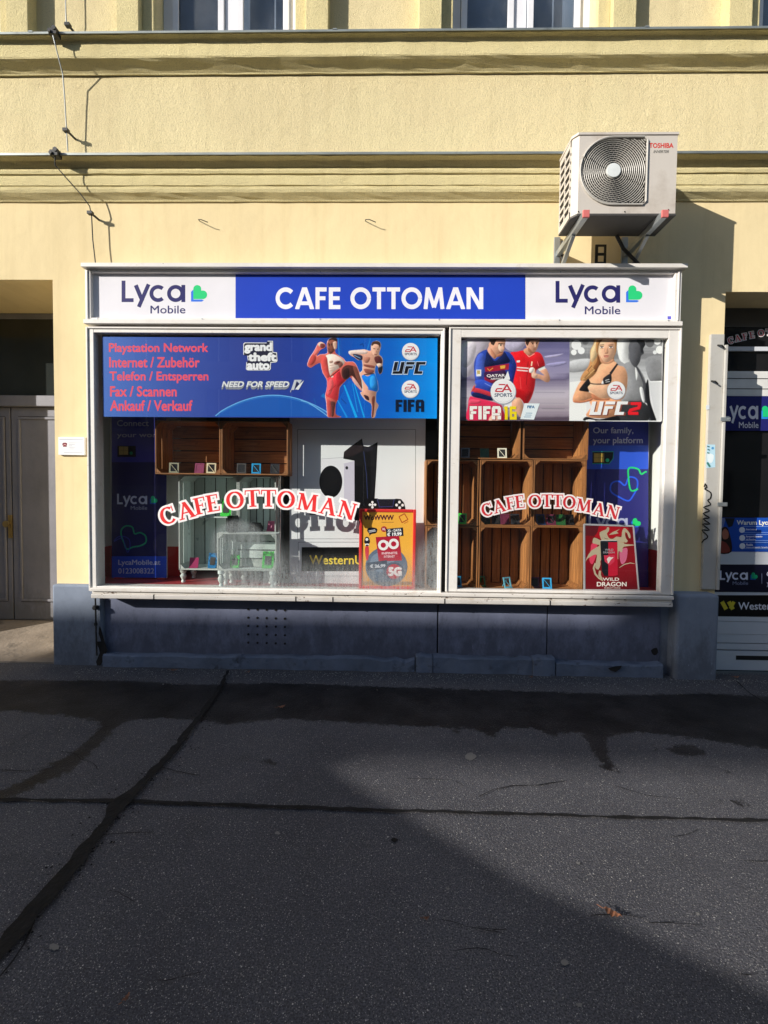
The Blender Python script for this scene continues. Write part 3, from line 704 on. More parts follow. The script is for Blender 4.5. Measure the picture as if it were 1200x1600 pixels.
# upper windows: one built, the others copied
WPAINT = M('white_window_paint', (.80, .80, .84), .35, 0, .04); CURT = M('window_interior', (.26, .30, .36), .8, 0, .3, 1.5)
wpane = glass_mat('upper_glass', (.82, .86, .9), .01, .10)
def upper_window(c):
    fr = MB().mat(WPAINT); y0 = .115; z0, z1 = zu1-.02, zt
    for x0, x1 in ((-HW, -HW+.07), (HW-.07, HW), (-.045, .045)): fr.box(c+x0, c+x1, y0, y0+.07, z0, z1)
    fr.box(c-HW+.07, c-.045, y0+.001, y0+.07, z0, z0+.035); fr.box(c+.045, c+HW-.07, y0+.001, y0+.07, z0, z0+.035)
    fr.box(c-HW+.07, c+HW-.07, y0-.002, y0+.07, z1-.08, z1)
    w_o = fr.build('window', bl, bev=.003)
    for s in (-1, 1):
        sa = MB().mat(WPAINT); a, e = (c-HW+.075, c-.05) if s < 0 else (c+.05, c+HW-.075)
        for q0, q1 in ((a, a+.045), (e-.045, e)): sa.box(q0, q1, y0-.018, y0-.001, z0, z1-.085)
        sa.box(a+.045, e-.045, y0-.017, y0-.001, z0+.0, z0+.03)
        sa.build('casement', w_o, bev=.003)
        pa = MB().mat(wpane); pa.box(a+.045, e-.045, y0+.003, y0+.007, z0+.03, z1-.085); pa.build('pane', w_o)
    cu = MB().mat(CURT); cu.box(c-HW+.01, c+HW-.01, y0+.16, y0+.165, z0, z1); cu.build('curtain', w_o)
    ar = MB().mat(STUCCO)
    for s in (-1, 1):
        def bx(a, e, y): ar.box(c+s*a, c+s*e, y, .01, z0, z1+.25)
        bx(HW-.0, HW+.085, -.035); bx(HW+.085, HW+.245, -.085)
    ar.box(c-HW-.3, c+HW+.3, -.08, .01, z1+.25, z1+.4)
    ar.build('architrave', bl, bev=.004)
for c in wc[1:-1]: upper_window(c)

# grey plinth blocks
def pxbox(b, x0, y0, x1, y1, Yf, Yb):
    X0, X1, Z0, Z1 = R(x0, y0, x1, y1, Yf); b.box(X0, X1, Yf, Yb, Z0, Z1); return X0, X1, Z0, Z1
b = MB().mat(PLINTH); a = R(91, 914, 156, 1032, -.05); b.box(dx1-.004, a[1]+.02, -.05, .05, -.02, a[3]); b.build('plinth', bl, bev=.015)
b = MB().mat(PLINTH); a = R(1057, 929, 1123, 1052, -.12); b.box(a[0], a[1], -.12, .03, -.02, a[3]); b.build('plinth', bl, bev=.02)
for p_, q_ in ((XL, dx0), (nx1, XR)): b = MB().mat(PLINTH); b.box(p_, q_, -.05, .05, -.02, a[3]); b.build('plinth', bl, bev=.015)
b = MB().mat(PLINTH); zz_ = U(600, 944, -.02)[1]; b.box(U(1030, 980, -.02)[0], a[0]+.0, -.012, .01, -.02, zz_+.05); b.build('plinth_return', bl)
# base wall below the window: three sheets, vent holes, footing
bx0, bx1, bz0, bz1 = R(158, 944, 1032, 1030, -.02)
sp1, sp2 = U(684, 980, -.02)[0], U(855, 980, -.02)[0]
b = MB().mat(BASEP)
for i, (p, q) in enumerate(((bx0, sp1-.005), (sp1+.005, sp2-.004), (sp2+.004, bx1))): b.box(p, q, -.02-.003*(i == 1), .02, -.01, bz1+.05)
bp = b.build('base_panel', bl, bev=.004)
for i in range(5):
    for j in range(5):
        x, z = U(388+i*14.3, 952+j*13+i*.4, -.021); b = MB().mat(SEAMM); b.disc_y(x, z, .0085, -.0240, -.010, 10); b.build('vent_hole', bp)
b = MB().mat(SEAMM); b.box(sp1-.005, sp1+.005, -.012, .01, 0, bz1); b.box(sp2-.004, sp2+.004, -.012, .01, 0, bz1); b.box(wx0-.2, wx1+.2, .021, .03, 0, bz1+.06); b.build('joint_gap', bp)
FOOT = M('footing_concrete', (.13, .16, .225), .95, 0, .2, 6, bs=.9, bd=.012, bscale=22, col2=(.06, .065, .08), c2=(.58, .7), c2s=9, spec=.2)
def rough_block(b, x0, x1, y0, y1, z0, z1, seed, n=None):
    rnd = random.Random(seed); n = n or max(3, int((x1-x0)/.07)); vs = []; fs = []
    for i in range(n+1):
        x = x0+(x1-x0)*i/n; e = rnd.uniform(-.008, .008); t = rnd.uniform(-.008, .006)
        if rnd.random() < .12: t -= .02
        vs += [(x, y1, z0), (x, y0+e, z0), (x, y0+e*.6, z1+t-.012), (x, y0+.014+e, z1+t), (x, y1, z1+t)]
    for i in range(n):
        for j in range(5): a = i*5+j; c = i*5+(j+1) % 5; fs.append((a, c, c+5, a+5))
    fs += [(0, 1, 2, 3, 4), tuple(n*5+k for k in (4, 3, 2, 1, 0))]; b.add(vs, fs)
for i, (p, q, t, yf) in enumerate([(160, 376, 1022, -.075), (377, 648, 1025, -.07), (650, 676, 1024, -.08), (677, 832, 1026, -.08), (834, 868, 1029, -.105), (869, 1036, 1036, -.095)]):
    X0, Z1 = U(p, t, yf); X1, _ = U(q, t, yf); b = MB().mat(FOOT); rough_block(b, X0, X1, yf, .0, -.02, Z1, 50+i); b.build('footing', bl, smooth=True)
# bare holes broken into the footing corners
for k, pts in enumerate(([(156, 978), (160, 990), (164, 1004), (167, 1016), (162, 1030), (155, 1042), (150, 1034), (156, 1020), (152, 1008), (150, 1002), (158, 1002), (154, 990)],
            [(1017, 1016), (1026, 1012), (1028, 1020), (1022, 1024)], [(950, 1044), (972, 1040), (962, 1050)])):
    b = MB().mat(SEAMM); yy = (-.054, -.024, -.112)[k]; v = [U(*p, yy) for p in smooth_pts(pts, 2)]; b.add([(x, yy, z) for x, z in v], tessellate_polygon([[Vector((x, z, 0)) for x, z in v]])); b.build('broken_patch', bl)
# entrance step, door in its recess
RAMP = M('worn_concrete_step', (.26, .22, .18), .95, 0, .2, 4, bs=.8, bd=.008, bscale=30, col2=(.12, .105, .09), c2=(.55, .7), c2s=6, spec=.15)
b = MB().mat(RAMP); b.prism([(-.03, -.02), (-.03, .012), (.0, .02), (HD-.05, .135), (HD+.1, .14), (HD+.1, -.02)], dx0, dx1-.002, 'X'); b.build('entrance_step', bl)
YD = HD-.05
DOORM = grimy('grey_door_paint', (.25, .25, .285), .05, .35, (.15, .15, .155)); DOORM.node_tree.nodes['Principled BSDF'].inputs['Roughness'].default_value = .5
d = thing('entrance_door', 'grey two leaf entrance door with brass handle below dark transom glass', 'door', (dx0+.5, YD, .14))
dz0 = .142; dzt = U(50, 636, YD)[1]; dzb = U(50, 621, YD)[1]; xs_ = U(19, 800, YD)[0]; xr_ = dx1-.001
b = MB().mat(DOORM); b.box(dx0, dx1, YD-.045, YD+.03, dzt, dzb+.01); b.box(dx0, dx1, YD-.01, YD+.03, dz1-.05, dz1); b.build('transom_bar', d, bev=.006)
b = MB().mat(M('dark_transom_glass', (.03, .035, .033), .08, 0, .3, 1.5)); b.box(dx0, dx1, YD-.004, YD+.02, dzb+.01, dz1-.05); b.build('transom_pane', d)
b = MB().mat(DARK); b.box(dx0-.2, dx1+.2, HD+.1, HD+.12, 0, dz1); b.build('dark_backing', d)
def leafdoor(x0, x1):
    b = MB().mat(DOORM); b.box(x0, x1, YD, YD+.04, dz0, dzt-.004)
    m0, m1 = x0+.065, x1-.045; q0, q1 = dz0+.17, dzt-.09
    for a in ((m0, m1, q0, q0+.022), (m0, m1, q1-.022, q1)): b.box(a[0], a[1], YD-.012, YD, a[2], a[3])
    for a in ((m0, m0+.022), (m1-.022, m1)): b.box(a[0], a[1], YD-.013, YD, q0+.022, q1-.022)
    l = b.build('door_leaf', d, bev=.004)
    e = MB().mat(SEAMM); 
    for a in ((m0-.006, m0-.002, q0, q1), (m1+.002, m1+.005, q0, q1), (m0, m1, q1+.002, q1+.006), (m0, m1, q0-.006, q0-.002)): e.box(a[0], a[1], YD-.0012, YD, a[2], a[3])
    e.build('panel_groove', l); return l
l1 = leafdoor(xs_+.006, xr_); l2 = leafdoor(dx0, xs_-.006)
BRASS = M('brass', (.45, .33, .14), .35, .9)
hx, hz = U(17, 820, YD); b = MB().mat(BRASS); b.box(hx-.018, hx+.018, YD-.012, YD, hz-.12, hz+.09)
b.disc_y(hx, hz+.01, .03, YD-.06, YD-.045, 20); b.disc_y(hx, hz+.01, .012, YD-.045, YD-.01, 12); b.disc_y(hx, hz-.07, .008, YD-.016, YD-.012, 10); b.build('door_handle', l2, bev=.002)
# sign plate
b = thing('house_notice', 'small white notice plate on the yellow wall between door and window', 'sign', (U(112, 711, -.02)[0], 0, U(112, 711, 0)[1]))
X0, X1, Z0, Z1 = R(91, 683, 132, 711, -.02); q = MB().mat(M('white_plate', (.82, .83, .85), .4, var=.03)); q.box(X0, X1, -.02, -.001, Z0, Z1); q.build('plate', b, bev=.002)
a = Art(-.0205); a.zoom(80, 670, 17.14); a.rect('9aa0b4', 215, 272, 850, 285)
a.poly('7a2038', [(300, 395), (330, 372), (400, 372), (425, 395), (420, 440), (300, 440)]); a.poly('e8b8b0', [(320, 435), (365, 405), (410, 435), (400, 450), (365, 425), (330, 450)]); a.poly('802a3c', [(310, 450), (365, 430), (420, 450), (410, 480), (320, 480)])
for y, x0, x1 in ((372, 470, 790), (415, 470, 640), (450, 470, 560), (490, 480, 650), (535, 500, 620), (628, 340, 830)): a.rect('aeb4c0', x0, y, x1, y+9)
a.build('lettering', b)

# wall hooks
for i, (x, y) in enumerate(((319, 351), (578, 351))):
    X, Z = U(x, y, 0); b = MB().mat(BLKMET); b.tube([(X-.035, .01, Z+.028), (X-.03, -.03, Z+.02), (X+.0, -.055, Z+.005), (X+.045, -.045, Z-.008)], .003, 6)
    b.build('wall_hook', label=('bent rusty wall hook nearer the left end of the white sign' if i == 0 else 'bent rusty wall hook above the middle of the blue sign panel'), cat='hook', group='bent wall hooks')

# lightning conductor wire
W = thing('lightning_conductor', 'thin steel lightning wire with clamps running down the yellow wall at left', 'wire', (U(130, 300, 0)[0], 0, 2.9))
def wp(px, py, Y): x, z = U(px, py, Y); return (x, Y, z)
b = MB().mat(GALV)
b.tube([wp(101, -90, -.06), wp(103, 20, -.06), wp(104, 42, -.05)], .004, 6)
b.tube([wp(82, 52, -.15), wp(86, 68, -.15), wp(92, 92, -.115), wp(98, 115, -.08), wp(101, 150, -.07), wp(104, 205, -.06), wp(106, 236, -.06)], .004, 6)
b.build('upper_wire', W)
b = MB().mat(BLKMET); b.tube([wp(86, 243, -.16), wp(86, 258, -.16), wp(100, 274, -.14), wp(125, 302, -.10), wp(140, 322, -.075), wp(143, 336, -.06), wp(145, 375, -.06), wp(149, 410, -.06)], .004, 6); b.build('lower_wire', W)
for (x, y, Y) in ((107, 41, -.06), (104, 205, -.06), (142, 334, -.06)):
    b = MB().mat(BLKMET); X, Z = U(x, y, Y); b.tube([(X-.01, Y-.012, Z+.005), (X+.012, Y+.02, Z-.004), (X+.025, .02, Z-.012)], .008, 7); b.box(X-.018, X+.018, Y-.02, Y+.01, Z-.008, Z+.012); b.build('wire_holder', W)
for (x, y, Y) in ((84, 52, -.14), (86, 241, -.155)):
    b = MB().mat(BLKMET); X, Z = U(x, y, Y); b.box(X-.025, X+.03, Y-.02, Y+.03, Z-.018, Z+.02); b.disc_y(X+.015, Z+.02, .016, Y-.025, Y+.02, 8); b.disc_y(X-.015, Z-.005, .012, Y-.03, Y, 6); b.build('gutter_clamp', W)
# rod at the left plinth
b = MB().mat(BLKMET); X, Z = U(149, 940, -.07); b.tube([(X, -.07, Z+.04), (X+.003, -.07, Z-.25), (X, -.06, .08)], .006, 8)
b.tube([(X, -.07, Z-.03), (X, -.07, Z-.06)], .018, 8); b.disc_y(X, Z-.045, .014, -.09, -.05, 6); b.tube([(X, -.07, Z-.16), (X+.002, -.07, Z-.18)], .012, 8)
b.build('ground_rod', label='thin iron ground rod with a screw clamp at left edge of the grey base', cat='rod')

# ================================================================== SHOP SIGN
YS = -.16
sg = thing('shop_sign', 'long sign box with white ends and blue middle above the windows', 'sign', (0, YS, 2.6))
X0, X1, Z0, Z1 = R(133, 421, 1065, 502, YS)
IX0, IX1, IZ0, IZ1 = R(146, 429, 1050, 500, YS+.03)
b = MB().mat(FRAME); b.box(X0, X1, YS+.035, .0, Z0, Z1)
b.box(X0, IX0, YS, YS+.034, Z0, Z1); b.box(IX1, X1, YS, YS+.034, Z0, Z1); b.box(IX0, IX1, YS+.001, YS+.034, IZ1, Z1); b.box(IX0, IX1, YS+.001, YS+.034, Z0, IZ0)
for xx in (X0+.012, X1-.03): b.box(xx, xx+.012, YS-.008, YS, Z0+.01, Z1-.01)
b.build('frame', sg, bev=.004)
T = R(126, 411, 1075, 417, -.195); b = MB().mat(FRAME); b.box(T[0], T[1], -.195, .0, T[2], T[3]); b.box(X0+.004, X1-.004, -.172, .0, Z1+.001, T[2]-.001); b.build('roof_ledge', sg, bev=.003)
T2 = R(130, 501, 1067, 507, -.185); b = MB().mat(FRAME); b.box(T2[0], T2[1], -.185, -.01, T2[2], T2[3]+.004); b.build('lower_ledge', sg, bev=.003)
YP = YS+.03
a = Art(YP); a.rect('e4e3ea', 140, 424, 368.5, 504); a.rect('2444bc', 368, 424, 821, 504); a.lay -= 1; a.rect('e4e3ea', 820.6, 424, 1056, 504)
sans(a, 'e9e9f2', 'CAFE OTTOMAN', 431, 755, 449, 483)
lyca(a, 190, 472, 33.5, '2c2a66'); lyca(a, 868, 473, 34.0, '2c2a66')
a.rect('5a5ac0', 1043, 494, 1049, 499)
a.build('sign_panel', sg)
for x_ in (0.02, .2, .4, .6, .8, .98):
    for z_ in (Z0+.012, Z1-.016):
        b = MB().mat(GALV); b.disc_y(X0+(X1-X0)*x_, z_, .005, YS-.003, YS+.001, 8); b.build('screw', sg)
b = MB().mat(M('sign_back', (.5, .5, .52), .6)); b.box(IX0-.02, IX1+.02, YP+.001, YP+.0045, IZ0-.02, IZ1+.01); b.build('backing_board', sg)

# ================================================================== SHOP WINDOW
YF = -.16; YG = -.138
sw = thing('shop_window', 'wide two part display window with chipped white frame', 'window', (0, YF, .6))
def frame(px_out, px_in, name, Yf=YF):
    O = R(*px_out, Yf); I = R(*px_in, Yf+.02); b = MB().mat(FRAME)
    yb = -.10
    b.box(O[0], I[0], Yf, yb, O[2], O[3]); b.box(I[1], O[1], Yf, yb, O[2], O[3])
    b.box(I[0], I[1], Yf+.001, yb, I[3], O[3]); b.box(I[0], I[1], Yf+.001, yb, O[2], I[2])
    if name == 'left_frame': b.box(O[0]+.002, O[0]+.017, yb, .001, O[2], O[3])
    else: b.box(O[1]-.017, O[1]-.002, yb, .001, O[2], O[3])
    t = .012                                               # raised outer bead
    b.box(O[0]-.001, O[0]+t, Yf-.009, Yf, O[2], O[3]); b.box(O[1]-t, O[1]+.001, Yf-.009, Yf, O[2], O[3]); b.box(O[0]+t, O[1]-t, Yf-.008, Yf, O[3]-t, O[3]+.001)
    b.build(name, sw, bev=.003); return O, I
Of1, If1 = frame((137.5, 512, 692, 927), (151, 522, 686, 919), 'left_frame')
Of2, If2 = frame((699, 512, 1058, 927), (717, 529, 1036, 922), 'right_frame')
b = MB().mat(SEAMM); b.box(Of1[1], Of2[0], YF+.03, -.10, Of1[2], Of1[3]); b.build('joint_gap', sw)
b = MB().mat(SILLP); SL = R(142, 925, 1052, 943, -.175)
b.box(SL[0], SL[1], -.185, .0, SL[3]-.025, SL[3]); b.box(SL[0]+.004, SL[1]-.004, -.168, .0, SL[3]-.045, SL[3]-.025); b.box(SL[0]+.002, SL[1]-.002, -.178, .0, SL[2]+.006, SL[3]-.045)
b.build('sill', sw, bev=.004)
b = MB().mat(SEAMM); 
for x in (240, 462, 520, 695, 860): X, Z = U(x, 937, -.18); b.box(X-.004, X+.004, -.1795, -.15, SL[2]+.004, SL[3]-.045)
b.build('drain_slot', sw)
for If in (If1, If2):
    b = MB().mat(GLASS); b.box(If[0]-.003, If[1]+.003, YG, YG+.006, If[2]-.003, If[3]+.003); b.build('pane', sw)

# display box behind the glass
FZ = If1[2]+.012; FZ = U(400, 919, -.1)[1]; CZ = U(600, 505, 0)[1]; YB = .36
MAROON = M('maroon_floor', (.36, .035, .04), .6, 0, .2, 5, bs=.2)
ix0, ix1 = U(127, 700, 0)[0], wx1
b = MB().mat(MAROON); b.box(ix0, ix1, .003, .7, FZ-.03, FZ); b.box(Of1[0]+.02, Of2[1]-.02, -.099, .0025, FZ-.03, FZ); b.build('display_floor', sw)
b = MB().mat(DARK); b.box(ix0, ix1, .003, .7, CZ-.02, CZ); b.box(Of1[0]+.02, Of2[1]-.02, -.099, .0025, CZ-.02, CZ); b.build('display_ceiling', sw)
b = MB().mat(DARK); b.box(ix0, ix1, .62, .64, FZ, CZ-.021); b.build('dark_back', sw)
CREAMW = M('cream_wall', (.80, .81, .78), .7, 0, .05); REDW = M('red_wall', (.5, .03, .03), .6, 0, .1)
zr = U(200, 853, YB)[1]; xe = U(281, 700, YB)[0]
b = MB().mat(CREAMW); b.box(ix0, xe, YB, YB+.02, zr, CZ-.021); b.box(ix0-.02, ix0-.001, .003, YB, zr, CZ)
b.mat(REDW); b.box(ix0, xe, YB, YB+.02, FZ, zr); b.box(ix0-.02, ix0-.001, .003, YB, FZ, zr); b.build('left_lining', sw)
zr2 = U(1030, 860, .1)[1]; xe = U(915, 700, .34)[0]
b = MB().mat(CREAMW); b.box(ix1+.001, ix1+.02, .003, .62, zr2, CZ); b.box(xe, ix1, .34, .36, zr2, CZ-.021)
b.mat(REDW); b.box(ix1+.001, ix1+.02, .003, .62, FZ, zr2); b.box(xe, ix1, .34, .36, FZ, zr2); b.build('right_lining', sw)

# ------------------------------------------------------------------ lettering stickers on the glass
a = Art(YG+.008, .0001); a.fac = -1
Z8 = lambda x, y: (240+x/3.636, 740+y/3.636)
its = [('C', 80, 238, 20), ('A', 183, 208, 15), ('F', 262, 183, 12), ('E', 335, 168, 9), ('O', 462, 150, 5), ('T', 562, 141, 3), ('T', 653, 140, 0), ('O', 753, 147, -3), ('M', 875, 163, -8), ('A', 992, 186, -12), ('N', 1100, 208, -16)]
a.Y = YG-.0006
serif_arc(a, [(c, *Z8(x, y), r) for c, x, y, r in its], 26.5, .115, 'e8383a', 'f6f4f4', 1.04)
a.build('window_lettering', label='arched red serif lettering with white outline across the left pane', cat='lettering')
a = Art(YG-.0006, .0001)
its = [('C', 224, 920, 18), ('A', 283, 903, 14), ('F', 338, 888, 9), ('E', 385, 881, 6), ('O', 460, 878, 3), ('T', 520, 876, 1), ('T', 573, 877, 0), ('O', 630, 884, -4), ('M', 702, 899, -8), ('A', 777, 918, -12), ('N', 845, 932, -15)]
serif_arc(a, [(c, 690+x/3.158, 505+y/3.158, r) for c, x, y, r in its], 19.8, .12, 'c03038', 'e6dede', 1.0)
a.build('window_lettering', label='smaller arched red serif lettering with white outline across the right pane', cat='lettering')

# ------------------------------------------------------------------ logos used on several prints
def ext(p, q, w):                                          # a stroke lengthened by half its width at both ends
    a, b = Vector(p), Vector(q); e = (b-a).normalized()*w/2; return ((tuple(a-e), tuple(b+e)), w)
def ea_badge(a, cx, cy, r, red='c43040', txt='4a5a74'):
    a.disc('a9aebb', cx, cy+r*.03, r*1.02); a.disc('f2f0f2', cx-r*.01, cy-r*.01, r*.97); a.disc('dcdce2', cx+r*.02, cy+r*.04, r*.86); a.disc('efeef1', cx, cy, r*.83)
    k = r/143; F = lambda x, y: (cx+(x-503)*k, cy+(y-632)*k)
    for p, q, w in (((452, 556), (528, 556), 14), ((432, 602), (492, 602), 14), ((418, 634), (500, 634), 14), ((432, 602), (414, 636), 16), ((492, 638), (546, 556), 19), ((541, 552), (592, 640), 19), ((515, 612), (568, 612), 13)):
        a.line(red, [F(*p), F(*q)], w*k)
    a.text(txt, 'SPORTS', *F(406, 655), *F(603, 693), bold=.03)
def block(a, col, x0, y0, x1, y1, strokes, total, shear=0.0, grow=0):
    a.lay += 1; kx = (x1-x0)/total; h = y1-y0
    a.glyph(col, strokes, lambda u, v: (x0+u*kx+shear*v*h, y1-v*h), grow, (0, 1))
UFC_S = [((( .14, 1), (.14, .0)), .27), ((( .64, 1), (.64, .0)), .27), (((.02, .11), (.76, .11)), .22), (((.92, .89), (1.55, .89)), .22), (((.92, .55), (1.48, .55)), .2), (((1.05, 0), (1.05, .62)), .27),
         (((1.68, .89), (2.4, .89)), .22), (((1.82, 0), (1.82, 1)), .27), (((1.70, .11), (2.3, .11)), .22)]
FIFA_S = [(((.15, 0), (.15, 1)), .28), (((.03, .89), (.62, .89)), .22), (((.1, .52), (.55, .52)), .2), (((.86, 0), (.86, 1)), .28), (((1.25, 0), (1.25, 1)), .28), (((1.12, .89), (1.72, .89)), .22), (((1.2, .52), (1.65, .52)), .2),
          (((1.97, 0), (1.97, .9)), .28), (((2.45, 0), (2.45, .9)), .28), (((1.9, .89), (2.5, .89)), .22), (((1.9, .38), (2.5, .38)), .18)]

# ------------------------------------------------------------------ wide blue poster in the left pane
BLUEG = PG('blue_poster_gradient', [(0, '4270c8'), (.22, '3452ac'), (.45, '2e4096'), (.60, '26419e'), (.70, '1350b6'), (.86, '0866cc'), (1, '0a92ee')], 'X', .12, 2)
EARTH = PG('blue_planet_gradient', [(0, '0a3f96'), (.5, '1b62c0'), (1, '1076d6')], 'Z', .1)
a = Art(-.126, .00002); a.poly(BLUEG, [(159.5, 526), (683.5, 528), (682.5, 654), (161.5, 651)])
a.zoom(160, 515, 2.264)
for t, x0, y0, x1, y1 in (('Playstation Network', 24, 49, 373, 88), ('Internet / Zubehör', 25, 98, 343, 133), ('Telefon / Entsperren', 26, 149, 374, 189), ('Fax / Scannen', 28, 201, 262, 236), ('Ankauf / Verkauf', 28, 251, 318, 287)):
    a.text('f0566c', t, x0, y0, x1, y1, bold=.028)
dome = [(400+i*205/10, 305-73*math.sin(math.pi*min(1, max(0, i/20)))**.8) for i in range(21)]
a.poly('1d5cb8', dome+[(810, 308), (400, 308)]); a.line('6fb8f4', dome, 3.2); a.line('2f78cc', [(x, y+5) for x, y in dome[1:-1]], 4)
a.zoom(470, 520, 8.571)
a.poly('0a60c8', [(490, 930), (640, 640), (780, 640), (940, 1135), (480, 1135)])
for p, q, w0, c in (((500, 62), (515, 300), 14, '1e8ae0'), ((530, 62), (540, 300), 8, '1668c0'), ((935, 65), (890, 230), 12, '1e8ae0'), ((580, 700), (745, 1135), 34, '18a8f4'), ((490, 900), (620, 1135), 24, '1a90e6'), ((690, 680), (760, 1060), 16, '1890e4'), ((715, 680), (850, 1135), 22, '14a0ee')):
    a.line(c, [p, q], [w0*.6, w0])
a.line('1488d8', [(0, 905), (90, 930), (200, 1000), (300, 1070), (380, 1133)], 13); a.line('9ad4fa', [(0, 905), (90, 930), (200, 1000), (300, 1070), (380, 1133)], 6)
a.poly('1878c8', [(265, 850), (310, 805), (330, 880)]); a.line('1464b0', [(175, 880), (205, 960)], 10); a.line('0d4aa0', [(540, 880), (610, 950)], 14); a.line('10306c', [(790, 165), (830, 145), (838, 185)], 9)
a.begin(478, 524, 602, 653.5, 3.0)
f1 = [(235, 140), (275, 122), (320, 142), (334, 172), (318, 203), (275, 222), (238, 265), (212, 318), (262, 290), (330, 284), (362, 268), (360, 235), (352, 150), (375, 92), (430, 62), (485, 78), (490, 140), (484, 208), (460, 228), (474, 272), (520, 312), (575, 350), (604, 388), (690, 384), (738, 424), (775, 510), (822, 610), (872, 742), (950, 800), (986, 832), (976, 862), (930, 852), (826, 792), (745, 712), (700, 655), (655, 590), (600, 645), (522, 722), (508, 805), (492, 910), (470, 962), (466, 1050), (480, 1098), (530, 1118), (524, 1135), (376, 1135), (356, 1080), (346, 930), (330, 832), (350, 750), (355, 640), (300, 545), (276, 450), (262, 402), (200, 427), (132, 470), (90, 440), (96, 398), (122, 330), (165, 270), (205, 200)]
ctr = (470, 600)
a.poly('f2c8cc', [(x+(6 if x > 500 else -6), y+(0 if y > 1100 else (6 if y > 700 else -4))) for x, y in f1], 2)
a.poly('d8675c', f1, 2)
a.poly('c04a44', [(130, 340), (170, 290), (205, 320), (195, 380), (150, 430), (110, 425)], True); a.poly('ec7a72', [(205, 205), (250, 240), (225, 285), (180, 300), (175, 262)], True)
a.poly('e8c4b4', [(238, 142), (278, 126), (312, 142), (300, 168), (258, 185), (236, 170)], True); a.poly('7a3a38', [(262, 150), (285, 142), (325, 160), (318, 196), (282, 205), (262, 190)], True)
a.poly('f0d8cc', [(340, 300), (440, 285), (545, 340), (588, 392), (560, 440), (500, 480), (430, 530), (395, 570), (375, 520), (360, 430), (350, 350)], True)
a.poly('d8524e', [(275, 330), (345, 320), (365, 420), (378, 520), (392, 580), (355, 600), (300, 500), (275, 410)], True)
a.poly('8a5a50', [(445, 400), (500, 372), (548, 390), (566, 430), (520, 470), (500, 430), (460, 425)], True); a.poly('4a2620', [(470, 395), (520, 378), (520, 400), (490, 412)], True); a.poly('b08a7c', [(385, 380), (430, 372), (425, 400), (390, 405)], True)
for y in (440, 475, 510): a.line('c09484', [(385, y), (455, y-14)], 6)
a.poly('8c5242', [(356, 160), (372, 112), (420, 88), (468, 108), (472, 180), (448, 245), (400, 285), (368, 258), (356, 215)], True); a.poly('d9b09c', [(430, 130), (478, 118), (482, 205), (455, 222), (440, 190)], True)
a.poly('2c211f', [(368, 112), (380, 84), (430, 62), (484, 78), (486, 120), (462, 106), (420, 92), (390, 100)], True)
a.line('1a0c0a', [(364, 146), (392, 154)], 10); a.line('1a0c0a', [(404, 152), (432, 146)], 10); a.disc('140a08', 380, 166, 7); a.disc('140a08', 416, 164, 7); a.line('4a1614', [(366, 214), (396, 220)], 10); a.line('6a3a30', [(392, 165), (384, 192), (396, 196)], 7); a.poly('6a3a30', [(372, 232), (402, 240), (440, 225), (420, 268), (390, 275)], True)
a.poly('e63f48', [(362, 610), (420, 585), (520, 480), (530, 560), (575, 622), (612, 622), (522, 722), (498, 905), (420, 880), (352, 852), (335, 825), (352, 745)], 3)
a.poly('b0222e', [(480, 560), (525, 520), (548, 600), (600, 630), (530, 700), (490, 710)], True); a.poly('f4656a', [(372, 640), (420, 610), (440, 700), (400, 820), (350, 830), (358, 740)], True); a.line('b2242e', [(380, 780), (470, 700)], 10)
a.poly('f2d8d0', [(402, 585), (430, 572), (440, 590), (412, 600)]); a.line('2a2226', [(395, 590), (520, 490)], 12)
a.poly('4e2a26', [(560, 470), (620, 430), (700, 442), (750, 470), (772, 540), (815, 620), (862, 740), (940, 800), (972, 838), (930, 842), (840, 770), (770, 680), (690, 575), (640, 610), (605, 628), (565, 605), (545, 540)], True)
a.poly('7a4438', [(700, 450), (748, 476), (800, 600), (850, 730), (800, 700), (740, 590)], True); a.poly('32191a', [(575, 500), (640, 470), (650, 560), (610, 610), (570, 580)], True)
a.poly('e6b0a8', [(690, 580), (760, 660), (820, 752), (880, 800), (850, 800), (760, 720), (700, 650)], True)
a.poly('c4504c', [(350, 900), (400, 915), (410, 1000), (400, 1120), (362, 1080)], True); a.poly('5a3030', [(400, 920), (462, 935), (450, 1030), (440, 1110), (412, 1120), (410, 1000)], True)
f2 = [(640, 262), (665, 238), (780, 228), (860, 222), (905, 240), (938, 232), (940, 160), (965, 118), (1020, 108), (1062, 130), (1072, 180), (1058, 240), (1045, 290), (1080, 320), (1098, 370), (1092, 440), (1098, 490), (1078, 548), (1048, 552), (1030, 500), (1035, 440), (1005, 440), (990, 530), (1030, 660), (1035, 770), (1010, 800), (1005, 920), (1042, 965), (1010, 1040), (990, 1135), (945, 1135), (950, 1030), (940, 950), (870, 900), (820, 840), (800, 790), (830, 780), (820, 640), (790, 540), (830, 500), (822, 370), (770, 368), (710, 325), (662, 300)]
a.poly('bcd8f4', [(x+(5 if x > 900 else -5), y+(3 if y > 700 and y < 1100 else -3)) for x, y in f2], 2); a.poly('d8a08a', f2, 2)
a.poly('f0d4cc', [(645, 262), (670, 240), (790, 232), (890, 242), (880, 280), (790, 285), (700, 292), (660, 290)], True); a.poly('2a2c48', [(700, 285), (760, 285), (825, 310), (822, 362), (775, 360), (720, 322)], True); a.line('8fb6dc', [(715, 300), (800, 340)], 7)
a.poly('5a2a2c', [(985, 330), (1040, 310), (1080, 340), (1090, 400), (1050, 410), (1005, 400)], True); a.poly('8a4a40', [(850, 420), (980, 440), (975, 470), (860, 450)], True); a.poly('8c5046', [(850, 480), (975, 500), (960, 540), (880, 545)], True); a.poly('b87a68', [(850, 330), (930, 330), (900, 400), (850, 390)], True)
